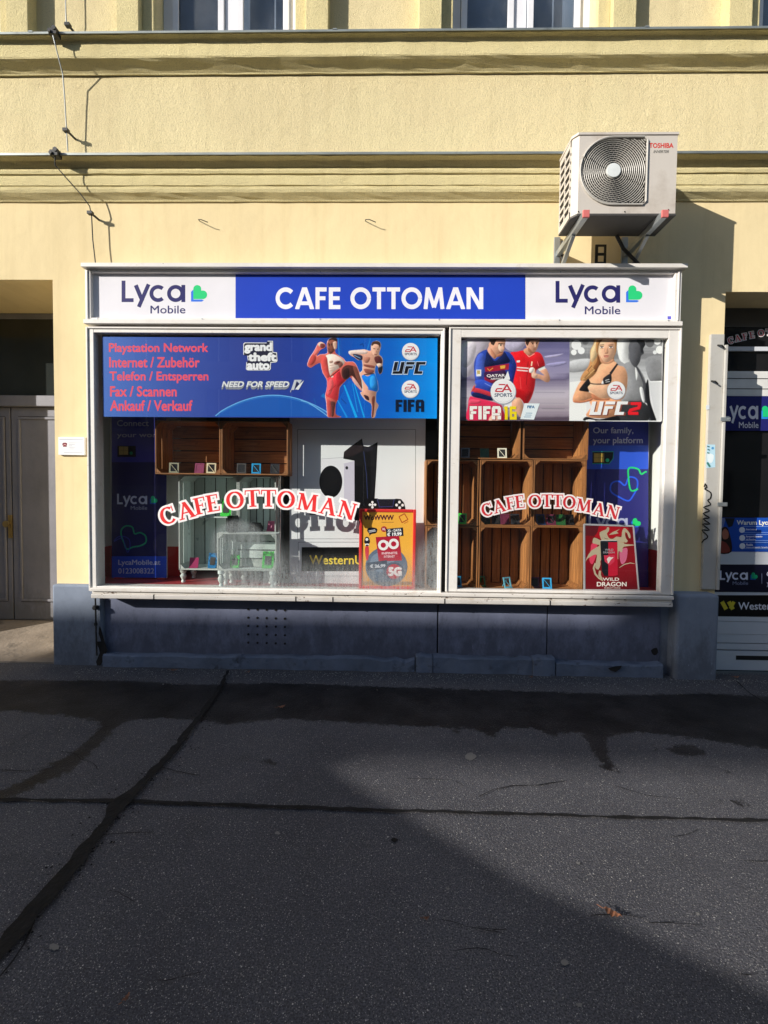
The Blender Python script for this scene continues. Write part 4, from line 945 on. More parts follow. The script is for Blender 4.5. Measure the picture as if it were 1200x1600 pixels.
a.poly('1c2030', [(1035, 470), (1090, 440), (1095, 495), (1076, 540), (1050, 545)], True); a.poly('e8c8b8', [(1015, 420), (1060, 408), (1085, 440), (1040, 460)], True)
a.poly('e8b49c', [(945, 165), (985, 150), (1055, 160), (1050, 240), (1030, 300), (990, 318), (960, 280), (945, 225)], True); a.poly('4a2e26', [(942, 165), (958, 122), (1015, 108), (1062, 128), (1070, 175), (1058, 200), (1040, 165), (990, 150), (960, 172)], True)
a.line('2c1814', [(972, 210), (1000, 216)], 9); a.line('2c1814', [(1020, 220), (1046, 216)], 9); a.line('8a3a36', [(986, 286), (1018, 289)], 9); a.poly('c88a78', [(1000, 235), (1014, 236), (1018, 262), (1002, 262)], True)
a.poly('0c78dc', [(838, 560), (900, 580), (985, 540), (1028, 660), (1030, 780), (960, 775), (905, 760), (900, 730), (850, 660), (815, 590)], True); a.poly('2f9cf4', [(930, 600), (985, 580), (1010, 680), (980, 740), (930, 720)], True); a.line('1c2440', [(845, 562), (980, 545)], 14)
a.poly('3a1e2c', [(845, 830), (905, 850), (915, 905), (870, 885)], True); a.poly('6e3830', [(950, 880), (990, 850), (985, 1000), (970, 1120), (950, 1125), (958, 1000)], True)
a.photo = False
a.zoom(340, 530, 8.571)
o3 = [(345, 62), (365, 45), (665, 47), (672, 22), (742, 24), (744, 172), (795, 178), (802, 290), (785, 310), (716, 316), (712, 402), (690, 418), (402, 418), (380, 400), (386, 312), (408, 290), (395, 212), (345, 208)]
a.poly('f2f2f6', o3); cx, cy = 565, 215
a.poly('20203a', [(x+(9 if x < cx else -9), y+(9 if y < cy else -9)) for x, y in o3])
for t, x0, y0, x1, y1 in (('grand', 366, 50, 722, 186), ('theft', 418, 186, 780, 290), ('auto', 402, 318, 690, 402)):
    a.text('e2e2e8', t, x0, y0, x1, y1, bold=.06)
    a.text('f4f4f8', t, x0, y0, x1, y1, bold=.045)
a.text('8e929e', 'NEED FOR SPEED', 58, 568, 945, 668, bold=.055, shear=.26); a.text('e6e8ee', 'NEED FOR SPEED', 60, 568, 946, 640, bold=.03, shear=.26)
a.poly('c8ccd6', [(985, 680), (1030, 545), (1130, 545), (1100, 600), (1060, 560), (1025, 680)]); a.poly('e8eaf0', [(1040, 672), (1080, 620), (1158, 550), (1120, 620), (1085, 678)]); a.poly('2a2c50', [(1040, 650), (1062, 575), (1085, 590), (1060, 640)]); a.line('c8ccd6', [(985, 680), (975, 712)], 8)
a.zoom(600, 520, 11.43)
ea_badge(a, 476, 335, 155); ea_badge(a, 472, 1005, 158)
block(a, 'c8dcf4', 140, 520, 690, 740, UFC_S, 2.36, .22, .045); block(a, '15131c', 145, 522, 690, 735, UFC_S, 2.36, .22)
block(a, '0c1a34', 204, 1195, 716, 1412, FIFA_S, 2.6)
a.poly('0a80e0', [(640, 1340), (660, 1290), (676, 1340), (668, 1362)]); 
for cx_ in (): pass
a.build('poster', label='wide blue game poster with red service list and two kickboxing figures across the left pane', cat='poster')

# ------------------------------------------------------------------ footballers poster and fighter poster in the right pane
STAD = PG('stadium_gradient', [(0, '6a5e70'), (.12, 'a497aa'), (.3, 'c0b4c4'), (.5, '8a80a0'), (.6, 'b0a8c8'), (.85, '8a84b0'), (1, '8680a6')], 'Z', .35, 3, .32, (1, 1, 7))
a = Art(-.126, .00002); a.poly(STAD, [(719, 528.5), (890, 529), (889, 657.5), (717.5, 657)])
a.begin(718.6, 528.4, 889.4, 657.2, 2.8, [(0, '5c4e5e'), (.08, '9a8c9c'), (.2, 'b4a8b4'), (.3, 'c4bac8'), (.42, 'a49ab0'), (.5, '6a6080'), (.56, '9c94b4'), (.75, '8a84ac'), (.9, '6c6894'), (1, '5e5a80')], 5)
a.zoom(715, 522, 7.059)
a.poly('d2c8d8', [(30, 60), (340, 60), (300, 200), (180, 420), (60, 470), (30, 300)], True); a.poly('e4dce8', [(40, 120), (200, 90), (170, 300), (60, 360)], True); a.poly('c4bcd6', [(500, 60), (760, 60), (700, 170), (600, 190), (530, 150)], True)
a.poly('b4acd0', [(960, 245), (1080, 225), (1170, 215), (1100, 250), (1000, 262)], True); a.poly('a09ac4', [(980, 330), (1180, 300), (1190, 330), (1050, 360)], True)
for y, x0, x1, c in ((640, 850, 1180, 'a49eae'), (700, 840, 1100, 'c2bac4'), (760, 880, 1180, 'a8a0ae'), (820, 930, 1180, '8a828e'), (600, 40, 140, 'b8b0c0'), (760, 40, 110, 'c2bac4'), (700, 50, 120, '9a92a4')): a.line(c, [(x0, y), (x1, y+4)], 9)
a.poly('ececf0', [(560, 390), (590, 390), (600, 800), (520, 820), (500, 500)])
# red player behind
a.poly('d81c26', [(585, 205), (650, 195), (730, 180), (800, 225), (870, 195), (930, 230), (965, 350), (900, 385), (870, 400), (860, 490), (850, 590), (820, 690), (780, 760), (740, 770), (705, 720), (640, 690), (600, 560), (620, 400), (600, 300)], True)
a.poly('b01018', [(640, 600), (720, 620), (820, 610), (790, 720), (745, 765), (700, 710), (640, 680)], True); a.line('f04a4c', [(690, 470), (700, 600)], 9); a.line('a40e18', [(780, 300), (760, 560)], 10); a.line('f0606a', [(880, 300), (895, 350)], 8); a.line('f4b0a0', [(735, 190), (790, 250), (850, 215)], 8)
a.poly('d8a084', [(755, 55), (895, 55), (892, 120), (865, 185), (825, 205), (780, 175), (755, 120)], True); a.poly('d09678', [(730, 170), (790, 150), (830, 205), (800, 235), (745, 210)], True); a.poly('a4684e', [(785, 150), (830, 195), (862, 185), (850, 204), (815, 210), (780, 185)], True)
a.poly('4a3028', [(748, 52), (895, 52), (880, 66), (800, 72), (775, 130), (755, 110)]); a.line('2a1814', [(808, 92), (845, 96)], 9); a.line('2a1814', [(864, 94), (886, 90)], 8); a.disc('1c1412', 830, 106, 8); a.disc('1c1412', 874, 103, 7); a.poly('e8b8a0', [(850, 105), (862, 105), (870, 140), (852, 142)], True); a.line('904a40', [(836, 165), (866, 165)], 7)
a.poly('d8a084', [(905, 400), (968, 370), (1015, 460), (1015, 515), (980, 530), (900, 490), (850, 488), (818, 470), (820, 420), (848, 375), (862, 430), (895, 440), (960, 455)], True); a.poly('e8bca4', [(820, 425), (848, 378), (862, 430), (885, 440), (870, 480), (830, 478)], True)
a.poly('e8e8e4', [(888, 382), (955, 350), (972, 378), (900, 408)]); a.line('303038', [(890, 380), (955, 352)], 8)
for y, x0, x1 in ((372, 655, 785), (402, 655, 775)): a.line('f2dcdc', [(x0, y-6), (x1, y+4)], 13)
a.poly('f2ece8', [(652, 292), (690, 288), (686, 310), (654, 312)]); a.line('f4d8b8', [(822, 300), (815, 350)], 14); a.poly('f4eee8', [(795, 375), (840, 370), (832, 420), (792, 420)], True)
a.poly('dfa88c', [(610, 730), (680, 700), (720, 760), (725, 850), (700, 920), (650, 860), (600, 800)], True)
# blue and dark red player
a.poly('26409c', [(250, 200), (330, 175), (410, 270), (500, 190), (590, 215), (640, 300), (650, 370), (620, 500), (610, 620), (560, 660), (400, 690), (380, 730), (200, 700), (148, 660), (165, 600), (210, 560), (190, 480), (182, 330), (210, 240)], True)
a.poly('4a64c8', [(215, 245), (285, 215), (300, 330), (285, 470), (215, 500), (192, 430)], True); a.poly('c83444', [(190, 590), (390, 650), (385, 690), (180, 640)], True); a.poly('e0503c', [(150, 640), (190, 600), (185, 560), (160, 610)], True); a.poly('16204e', [(200, 640), (390, 700), (370, 735), (170, 690)], True)
a.poly('16204e', [(330, 190), (400, 290), (450, 270), (510, 195), (550, 240), (575, 310), (420, 345), (300, 370), (310, 260)], True)
a.poly('a81e34', [(300, 365), (570, 322), (565, 390), (400, 410), (305, 415)]); a.poly('3a1c44', [(300, 418), (410, 412), (520, 395), (530, 480), (420, 530), (310, 500)], True); a.poly('8c1c38', [(300, 470), (350, 500), (420, 500), (400, 540), (310, 520)], True)
a.line('f0a03c', [(330, 378), (352, 402), (392, 372)], 9); a.poly('e8b048', [(470, 350), (528, 342), (524, 376), (474, 382)])
a.poly('3452c0', [(195, 510), (290, 505), (390, 560), (380, 610), (300, 610), (215, 570)], True); a.poly('1e2f86', [(575, 330), (640, 360), (618, 500), (590, 500), (570, 420)], True); a.line('7c94e8', [(300, 540), (385, 585)], 8)
a.text('f2ecec', 'QATAR', 322, 446, 520, 480, bold=.03, tilt=.03); a.text('f2ecec', 'AIRWAYS', 365, 484, 500, 505, bold=.02, tilt=.03)
a.poly('f4f4f6', [(205, 390), (262, 390), (260, 462), (208, 465)]); a.poly('c8b070', [(214, 400), (250, 400), (250, 440), (216, 442)])
a.poly('dca488', [(350, 100), (400, 60), (520, 55), (524, 120), (505, 200), (480, 238), (430, 255), (410, 275), (370, 240), (330, 180), (345, 130)], True); a.poly('c8866a', [(365, 160), (395, 190), (425, 240), (405, 270), (375, 230)], True)
a.poly('f0c4ac', [(460, 110), (500, 112), (512, 170), (480, 195), (450, 160)], True); a.poly('44302a', [(348, 52), (522, 52), (515, 66), (430, 68), (400, 125), (372, 112)]); a.line('28160f', [(450, 106), (498, 108)], 11); a.disc('1c1412', 478, 122, 9); a.line('28160f', [(508, 108), (520, 106)], 9); a.poly('e0a88e', [(496, 120), (520, 160), (500, 172)], True); a.line('8c463c', [(462, 205), (498, 200)], 9); a.poly('b07458', [(430, 228), (500, 205), (480, 240), (440, 250)], True)
a.poly('d42c54', [(135, 690), (200, 700), (390, 745), (480, 780), (500, 830), (505, 955), (120, 955), (115, 800)], True); a.poly('ee5070', [(140, 720), (250, 730), (240, 760), (130, 770)], True)
a.poly('e8b09c', [(370, 900), (430, 880), (470, 955), (350, 955)], True)
a.photo = False
a.poly('f0f0f2', [(555, 405), (578, 500), (500, 520)]); ea_badge(a, 503, 632, 140)
block(a, 'b02040', 128, 792, 486, 944, FIFA_S, 2.6, 0, .022); block(a, 'f4f2ee', 132, 795, 480, 942, FIFA_S, 2.6)
block(a, 'f4da1c', 505, 797, 655, 944, [(((.30, 0), (.30, 1)), .30), (((.06, .84), (.3, .95)), .16), (((.80, 0), (.80, 1)), .26), (((1.28, 0), (1.28, .58)), .26), (((.7, .11), (1.4, .11)), .22), (((.7, .89), (1.35, .89)), .22), (((.8, .52), (1.4, .52)), .18)], 1.45)
a.poly('e8f0f6', [(738, 764), (905, 766), (842, 944), (690, 938)]); a.text('2c6c9c', 'FIFA', 770, 790, 848, 818, bold=.05)
for i, (x0, x1) in enumerate(((752, 822), (742, 815), (730, 806))): a.line('86a8c2', [(x0, 872+i*21), (x1, 873+i*21)], 8)
a.photo = False
a.poly('3c2c34', [(30, 46), (1200, 50), (1200, 56), (110, 54), (34, 74)])
a.build('poster', label='poster of two running footballers in blue and red shirts in the right pane', cat='poster')

GREYG = PG('grey_hall_gradient', [(0, 'f2f1f4'), (.35, 'eceaee'), (.62, 'd2d2d6'), (.8, 'a8a8ac'), (.92, 'cacace'), (1, 'b4b4b8')], 'Z', .3, 3)
a = Art(-.126, .00002); a.poly(GREYG, [(890.2, 529), (1036.5, 530), (1033, 659), (889.2, 657.5)])
a.begin(890.0, 529.4, 1034.5, 657.6, 2.8, [(0, 'f0eff2'), (.35, 'e8e6ea'), (.55, 'd6d6da'), (.7, 'b0b0b4'), (.82, '88888c'), (.92, 'b4b4b8'), (1, '77777b')], 9)
a.zoom(885, 522, 7.742)
for x, y, r, c in ((120, 130, 60, 'f4f4f6'), (180, 200, 42, 'f8f8fa'), (90, 220, 34, 'fafafa'), (1100, 90, 40, 'f4f4f6'), (1130, 190, 48, 'fafafa'), (1070, 220, 24, 'f0f0f2'), (230, 90, 40, '6c6c70'), (1010, 110, 50, '707074')): a.disc(c, x, y, r)
a.poly('c2c2c6', [(40, 330), (300, 300), (300, 420), (40, 460)], True); a.poly('f4f4f4', [(40, 580), (200, 560), (80, 820), (240, 840), (240, 1040), (30, 1040)])
a.poly('8a8a8e', [(960, 300), (1165, 280), (1160, 560), (1010, 560)], True); a.poly('dcdce0', [(1000, 570), (1160, 565), (1155, 1040), (1080, 1040)]); a.line('f4f4f6', [(1010, 575), (1155, 570)], 14)
a.poly('f2f2f4', [(620, 70), (760, 65), (750, 300), (860, 520), (900, 820), (720, 820), (740, 420), (640, 300)], True)
a.poly('8e8e92', [(690, 370), (790, 330), (870, 400), (960, 580), (950, 830), (640, 830), (740, 600), (720, 440)], True); a.poly('5c5c62', [(760, 230), (752, 160), (780, 85), (860, 58), (930, 75), (952, 130), (930, 180), (940, 230), (905, 262), (890, 330), (840, 400), (790, 360), (765, 300)], True)
a.poly('2c2c30', [(880, 62), (935, 78), (955, 130), (925, 175), (930, 220), (900, 215), (890, 140), (850, 80)], True); a.poly('48484e', [(840, 400), (880, 420), (955, 590), (985, 545), (1000, 640), (1010, 800), (1040, 930), (1088, 1050), (1000, 1050), (980, 940), (960, 830), (620, 830), (700, 820), (900, 800), (880, 660), (930, 630), (900, 520)], True)
a.poly('1e1e22', [(985, 550), (1000, 660), (1020, 830), (1090, 1055), (1030, 1055), (985, 900), (955, 700), (965, 600)], True); a.poly('343438', [(620, 835), (950, 830), (985, 1050), (600, 1050)], True); a.poly('ececee', [(835, 400), (868, 480), (850, 560), (838, 500)], True); a.poly('e6e6ea', [(885, 655), (925, 655), (950, 820), (915, 800)], True)
# woman
a.poly('c08a58', [(360, 60), (590, 55), (610, 100), (600, 200), (575, 300), (600, 350), (540, 330), (440, 360), (420, 440), (350, 500), (270, 560), (170, 560), (200, 470), (260, 400), (290, 300), (290, 200), (330, 120)], True)
a.poly('e4c498', [(370, 62), (430, 62), (390, 160), (380, 260), (310, 340), (290, 280), (300, 190), (340, 110)], True); a.poly('7a4c2c', [(375, 240), (405, 300), (415, 400), (340, 460), (330, 400), (370, 330)], True); a.line('d8ac74', [(330, 330), (300, 400), (340, 430), (260, 500), (190, 550)], 14); a.line('8a5a34', [(310, 380), (260, 440), (280, 470), (220, 530)], 10)
a.poly('e6ac86', [(420, 360), (580, 330), (625, 375), (700, 400), (740, 500), (735, 640), (700, 760), (640, 800), (560, 800), (300, 800), (290, 600), (250, 570), (350, 480)], True)
a.poly('dd9c74', [(300, 790), (650, 790), (640, 900), (600, 990), (420, 1020), (240, 990), (300, 880)], True)
a.poly('e2a47c', [(190, 560), (250, 590), (250, 680), (330, 740), (300, 800), (190, 825), (90, 820), (78, 770), (110, 680), (150, 600)], True); a.poly('c87e5c', [(90, 800), (200, 805), (320, 770), (300, 805), (190, 832), (95, 828)], True)
a.poly('eab896', [(260, 610), (340, 590), (500, 620), (520, 680), (520, 770), (420, 770), (300, 700), (258, 660)], True); a.poly('c47c5a', [(310, 720), (420, 780), (520, 775), (500, 800), (330, 790)], True)
a.poly('1c1a1e', [(155, 670), (240, 560), (270, 540), (290, 600), (260, 640), (275, 695), (200, 690)], True); a.poly('26242a', [(270, 540), (300, 590), (420, 595), (440, 570), (450, 530), (520, 480), (545, 490), (548, 560), (520, 600), (420, 612), (290, 600)], True); a.poly('26242a', [(520, 470), (610, 352), (630, 362), (545, 490)])
a.line('e8e8ea', [(470, 560), (520, 545)], 7); a.line('e8e8ea', [(475, 580), (525, 572)], 6); a.poly('e4e4e8', [(425, 600), (440, 560), (455, 600)], True)
a.poly('eebc9c', [(392, 110), (440, 70), (540, 62), (588, 110), (590, 220), (560, 300), (500, 340), (450, 338), (408, 290), (386, 200)], True); a.poly('d89a78', [(400, 250), (440, 320), (500, 342), (560, 300), (570, 330), (500, 362), (420, 340)], True); a.poly('e0a888', [(474, 165), (498, 165), (508, 225), (462, 228)], True)
for x in (430, 540): a.line('8a5c44', [(x-30, 134), (x+28, 129)], 11); a.line('f4ece8', [(x-22, 160), (x+20, 158)], 13); a.line('2c1c1c', [(x-24, 151), (x+22, 149)], 8); a.disc('2a2226', x, 158, 9); a.line('b07858', [(x-18, 174), (x+16, 173)], 5)
a.line('b04c48', [(452, 264), (484, 260), (515, 263)], 10); a.line('c86e64', [(458, 275), (508, 275)], 9); a.line('a86a50', [(464, 229), (476, 233), (494, 233), (506, 228)], 7); a.line('c88c6c', [(470, 165), (464, 215)], 6)
a.poly('c08a58', [(372, 62), (440, 58), (400, 120), (385, 200), (372, 240), (355, 160)], True); a.poly('b07c4c', [(540, 58), (606, 70), (606, 170), (588, 260), (590, 140), (570, 85)], True)
a.poly('141418', [(240, 1000), (400, 1030), (610, 990), (620, 1055), (232, 1055)], True)
a.photo = False
ea_badge(a, 602, 680, 110)
block(a, '8c4a40', 278, 820, 722, 986, UFC_S, 2.36, .24); block(a, 'f4f4f6', 272, 815, 700, 978, UFC_S, 2.36, .24)
for c, g_ in (('b41420', 8), ('ee2430', 0)):
    a.lay += 1
    for p, q in (((775, 840), (900, 840)), ((885, 845), (870, 895)), ((880, 890), (768, 920)), ((775, 915), (755, 960)), ((745, 958), (865, 958))): a.line(c, [(p[0]+g_, p[1]+g_*.6), (q[0]+g_, q[1]+g_*.6)], 34)
a.poly('f0eff2', [(232, 1040), (270, 1032), (340, 1040), (350, 1056), (232, 1056)])
a.build('poster', label='poster of a woman fighter with folded arms beside a grey silhouette', cat='poster')

# ------------------------------------------------------------------ tall banners at the display's two ends
def heart(a, col, pts, w): a.line(col, smooth_pts(pts, 5)+[smooth_pts(pts, 5)[0]], w)
YL = .20
ban = thing('banner', 'tall dark blue banner with heart outline and phone number at the left end', 'banner', (U(215, 800, YL)[0], YL, FZ))
a = Art(YL); a.zoom(150, 650, 5.818)
a.rect('3a3c9e', 143, -60, 640, 420); a.rect('26265c', 143, 420, 641, 1275); a.rect('2c50cc', 143, 1275, 642, 1470)
a.text('aab0d0', 'Connect', 192, 38, 480, 92, bold=.012); a.text('aab0d0', 'your world', 192, 150, 610, 206, bold=.012)
a.rect('141826', 195, 270, 362, 372); a.poly('b09a60', [(210, 278), (292, 278), (292, 352), (210, 352)]); a.line('7a6a40', [(210, 315), (292, 315)], 3); a.line('7a6a40', [(250, 278), (250, 352)], 3); a.disc('1c8a6c', 320, 338, 15)
lyca(a, 192, 802, 95, 'c8cce6', '22c08a', '2260c8', 'a0a4c4', w=.97)
heart(a, '2a9c78', [(235, 1100), (230, 1040), (270, 1000), (330, 1010), (352, 1070), (400, 1060), (450, 1090), (452, 1150), (400, 1180), (340, 1190), (280, 1210), (255, 1150)], 13)
heart(a, '3a44b0', [(165, 1140), (200, 1100), (250, 1095), (300, 1120), (310, 1180), (290, 1240), (270, 1200), (240, 1110)], 7)
a.text('c4cae8', 'LycaMobile.at', 204, 1308, 585, 1366, bold=.02); a.text('c4cae8', '0123008322', 204, 1384, 528, 1432, bold=.012)
a.build('banner_print', ban)
X0, X1, Z0, Z1 = R(174.6, 640, 260.4, 902.5, YL); b = MB().mat(M('banner_back', (.4, .4, .42), .6)); b.box(X0, X1, YL+.0006, YL+.006, Z0, CZ-.02); b.build('banner_board', ban)
b = MB().mat(M('red_foot', (.5, .03, .03), .5)); 
Xf = U(252, 905, YL)[0]; b.box(Xf-.03, Xf+.025, YL-.01, YL+.05, FZ, Z0); b.build('banner_foot', ban, bev=.002); b = MB().mat(_M['red_foot']); Xf = U(185, 905, YL)[0]; b.box(Xf-.03, Xf+.03, YL-.01, YL+.05, FZ, Z0); b.build('banner_foot', ban, bev=.002)
YR = .16
ban = thing('banner', 'tall blue banner with two neon heart outlines at the right end of the display', 'banner', (U(970, 800, YR)[0], YR, FZ))
a = Art(YR); a.zoom(690, 505, 3.158)
a.rect('2f3aa0', 716, 440, 1020, 603); a.rect('2f5ad8', 716, 603, 1020, 720); a.rect('30307c', 716, 720, 1020, 1340)
a.text('c8cee8', 'Our family,', 748, 514, 946, 552, bold=.012); a.text('c8cee8', 'your platform', 748, 562, 992, 602, bold=.012)
a.poly('141a26', [(744, 636), (848, 636), (846, 668), (826, 694), (744, 692)]); a.line('22c0a0', [(744, 634), (848, 634), (846, 668), (826, 694), (744, 693)], 3); a.rect('c8a850', 752, 642, 802, 686); a.line('7a6a40', [(752, 664), (802, 664)], 2); a.line('7a6a40', [(777, 642), (777, 686)], 2); a.disc('20c890', 818, 676, 9)
heart(a, '2f60ee', [(835, 830), (840, 790), (875, 780), (905, 800), (925, 760), (962, 770), (965, 810), (945, 850), (922, 876), (880, 860)], 8)
a.line('28d878', smooth_pts([(1012, 735), (985, 745), (970, 720), (925, 715), (922, 760), (935, 826), (980, 812), (1012, 802)], 4)[:-8], 8)
lyca(a, 725, 1008, 58, 'b8bede', '28d878', '2a6ce0', heart=True, w=1.12)
a.build('banner_print', ban)
X0, X1, Z0, Z1 = R(917, 640, 1012, 908, YR); b = MB().mat(_M['banner_back']); b.box(X0, X1, YR+.0006, YR+.006, FZ, CZ-.02); b.build('banner_board', ban)

# ------------------------------------------------------------------ white board with printed consoles
YW = .13
wb = thing('display_board', 'white board with printed game consoles and a black and yellow strip', 'display board', (U(558, 800, YW)[0], YW, FZ))
a = Art(YW); a.zoom(440, 640, 4.615)
a.rect('e8ebef', 58, -20, 1032, 1290)
for x0, y0, x1, y1 in ((115, 143, 966, 932), (120, 956, 966, 1200)):
    for s_ in (((x0, y0), (x1, y0)), ((x1, y0), (x1, y1)), ((x1, y1), (x0, y1)), ((x0, y1), (x0, y0))): a.line('6c7078', list(s_), 3.2)
a.poly('e9e9f0', [(285, 372), (300, 352), (525, 368), (527, 790), (450, 800), (290, 760)]); a.poly('cfcbdc', [(450, 388), (525, 370), (527, 790), (450, 800)]); a.line('b4b4c0', [(285, 356), (445, 345), (525, 368)], 3)
a.disc('101014', 355, 520, 83, 116, 40); a.disc('2a2a30', 470, 420, 10, 12)
for k in range(7): a.line('1d1d22', [(300+k*16, 450), (300+k*16, 590)], 3)
a.poly('141418', [(526, 800), (525, 368), (445, 354), (450, 305), (495, 268), (580, 208), (590, 262), (625, 268), (655, 255), (692, 234), (682, 450), (670, 640), (660, 720), (600, 800)]); a.poly('2a2226', [(450, 308), (578, 214), (586, 300), (520, 330), (455, 345)]); a.poly('26242e', [(592, 268), (628, 272), (660, 262), (656, 290), (620, 305), (594, 296)]); a.line('35406c', [(592, 300), (612, 470), (620, 640)], 4); a.poly('1d1d22', [(640, 300), (682, 250), (670, 560), (650, 640)])
a.poly('141418', [(625, 700), (632, 662), (650, 642), (690, 640), (700, 646), (810, 646), (825, 642), (860, 645), (882, 672), (892, 712), (892, 735), (625, 735)]); a.poly('1e1e2a', [(690, 645), (812, 645), (802, 700), (705, 702)]); a.line('4a4a88', [(690, 645), (705, 702), (802, 700), (812, 645)], 4)
for x, y, r in ((655, 668, 9), (637, 686, 9), (674, 686, 9), (655, 704, 9), (850, 667, 10), (829, 688, 10), (872, 689, 10), (851, 708, 10)): a.disc('f0f0f2', x, y, r)
a.rect('f0f0f2', 640, 682, 672, 690); a.rect('f0f0f2', 651, 670, 659, 702)
a.poly('141418', [(196, 735), (210, 730), (270, 730), (265, 758), (205, 758)])
a.rect('0f0f10', 145, 992, 965, 1165); a.text('f2d83c', 'WesternUnion', 202, 1052, 742, 1115, bold=.014)
a.build('board_print', wb)
X0, X1, Z0, Z1 = R(452.7, 640, 663.5, 911, YW); b = MB().mat(M('board_edge', (.7, .7, .72), .5)); b.box(X0, X1, YW+.0006, YW+.02, FZ, CZ-.02); b.build('board_panel', wb)

# ------------------------------------------------------------------ red framed orange poster stand
YO = -.045
ps = thing('poster_stand', 'red framed orange price poster standing behind the misted left pane', 'poster stand', (U(605, 918, YO)[0], YO, FZ))
a = Art(YO-.012); a.zoom(555, 780, 10.664)
OR = PG('orange_poster', [(0, 'f2a83c'), (.5, 'f8b848'), (1, 'f6b244')], 'Z', .1)
a.rect(OR, 110, 205, 968, 1452)
a.text('5a2030', 'WoWWW', 150, 268, 640, 345, bold=.05); a.line('5a2030', [(440, 384), (640, 384)], 7)
for s_ in (((730, 292), (820, 240)), ((820, 240), (880, 338)), ((880, 338), (780, 390)), ((780, 390), (730, 292))): a.line('b03020', list(s_), 14)
a.line('c03a28', [(815, 405), (885, 370)], 9)
a.poly('22222e', [(200, 530), (215, 490), (280, 470), (355, 485), (368, 520), (345, 565), (270, 580), (235, 610), (235, 578)], True); a.line('e8e8ee', [(225, 530), (330, 510)], 10); a.line('e8e8ee', [(230, 552), (345, 528)], 10)
a.disc('b02038', 478, 498, 48); a.text('f0e0e0', 'XL', 450, 480, 506, 516, bold=.04)
a.poly('262634', [(510, 495), (795, 470), (805, 610), (520, 634)]); a.text('f4f4f6', 'XL - DATA', 540, 505, 768, 545, bold=.04, tilt=.05); a.text('f4f4f6', '€ 19,99', 535, 560, 770, 622, bold=.06, tilt=.05)
a.poly('22222e', [(150, 720), (165, 640), (200, 625), (228, 645), (245, 715), (215, 750), (225, 775), (170, 780), (180, 745)], True); a.disc('f0f0f2', 195, 670, 24); a.poly('f0f0f2', [(170, 745), (220, 740), (232, 772), (195, 755), (165, 778)], True)
a.disc('5c7088', 520, 1120, 350, 330, 40); a.disc('7c90a8', 450, 1050, 200, 170); a.disc('44546c', 640, 1200, 180, 150)
a.poly('d83c4c', [(165, 810), (225, 800), (215, 1000), (180, 990)], True)
a.poly('b8203c', [(340, 632), (730, 610), (780, 1020), (392, 1036)])
for cx_ in (468, 640): a.line('f4f2f2', arcp(cx_, 755+(-10 if cx_ > 500 else 10), 66, 66, 0, 360, 24), 44)
a.poly('f4f2f2', [(505, 700), (560, 640+60), (610, 800), (560, 800)])
a.poly('b8203c', [(535, 690), (575, 690), (556, 730)]); a.poly('b8203c', [(535, 830), (580, 825), (558, 780)])
a.text('f0c8d0', 'INFINITE', 445, 885, 700, 920, bold=.04, tilt=.03); a.text('f0c8d0', 'INTERNET', 480, 940, 660, 975, bold=.03, tilt=.03)
a.poly('3a4a60', [(190, 1060), (530, 1015), (535, 1150), (200, 1190)]); a.text('d8dce8', '€ 26,99', 250, 1090, 500, 1150, bold=.05, tilt=.04)
a.disc('c02840', 645, 1205, 125); a.text('f8f0f2', '5G', 560, 1140, 765, 1270, bold=.07)
for k in range(34): a.line('7a6a58', [(140+k*24, 1370), (142+k*24, 1430)], 9)
a.build('poster_print', ps)
X0, X1, Z0, Z1 = R(561.0, 795.5, 649.5, 918, YO-.014); REDP = M('red_frame_paint', (.75, .03, .03), .35, 0, .06); b = MB().mat(REDP)
X0 += 0; t = .022; yy = YO-.020
b.box(X0, X0+t, yy, YO+.012, FZ, Z1); b.box(X1-t, X1, yy, YO+.012, FZ, Z1); b.box(X0+t, X1-t, yy+.001, YO+.012, Z1-t, Z1); b.box(X0+t, X1-t, yy+.001, YO+.012, FZ, FZ+t); b.box(X0+.003, X1-.003, YO-.0115, YO+.010, FZ+.003, Z1-.003)
b.build('frame', ps, bev=.004)

# ------------------------------------------------------------------ dragon drink sign
YDr = -.075
ds = thing('drink_sign', 'red framed drink sign with cream dragon and tall can at the right end', 'sign', (U(955, 918, YDr)[0], YDr, FZ))
a = Art(YDr-.004); a.zoom(905, 800, 12)
DG = PG('dragon_red', [(0, '6c101a'), (.5, '86141e'), (1, '6e141a')], 'Z', .3)
a.poly(DG, [(92, 228), (1005, 262), (1105, 1460), (92, 1452)])
a.poly('a81824', [(380, 262), (560, 268), (900, 285), (880, 400), (700, 470), (560, 500), (400, 500), (290, 460), (330, 400)], True); a.poly('5a1c24', [(98, 236), (370, 262), (340, 380), (280, 450), (98, 440)]); a.poly('d8405c', [(230, 600), (330, 560), (330, 760), (290, 900), (240, 980), (190, 900), (215, 700)], True); a.poly('c86484', [(770, 720), (900, 680), (880, 900), (800, 980), (760, 860)], True)
CR_ = 'b4a68c'
a.poly(CR_, [(385, 380), (500, 330), (520, 290), (560, 290), (555, 360), (520, 400), (540, 460), (575, 500), (640, 500), (700, 460), (790, 470), (800, 380), (830, 310), (870, 310), (950, 400), (960, 490), (930, 480), (900, 400), (860, 380), (870, 480), (910, 540), (880, 575), (840, 560), (850, 600), (1015, 610), (1010, 628), (840, 650), (810, 700), (800, 760), (740, 730), (730, 840), (700, 900), (420, 880), (400, 980), (360, 1080), (300, 1040), (320, 900), (330, 800), (260, 810), (150, 880), (120, 940), (140, 860), (230, 720), (370, 640), (360, 610), (260, 590), (250, 540), (280, 480), (380, 520), (420, 540), (395, 470)], 2)
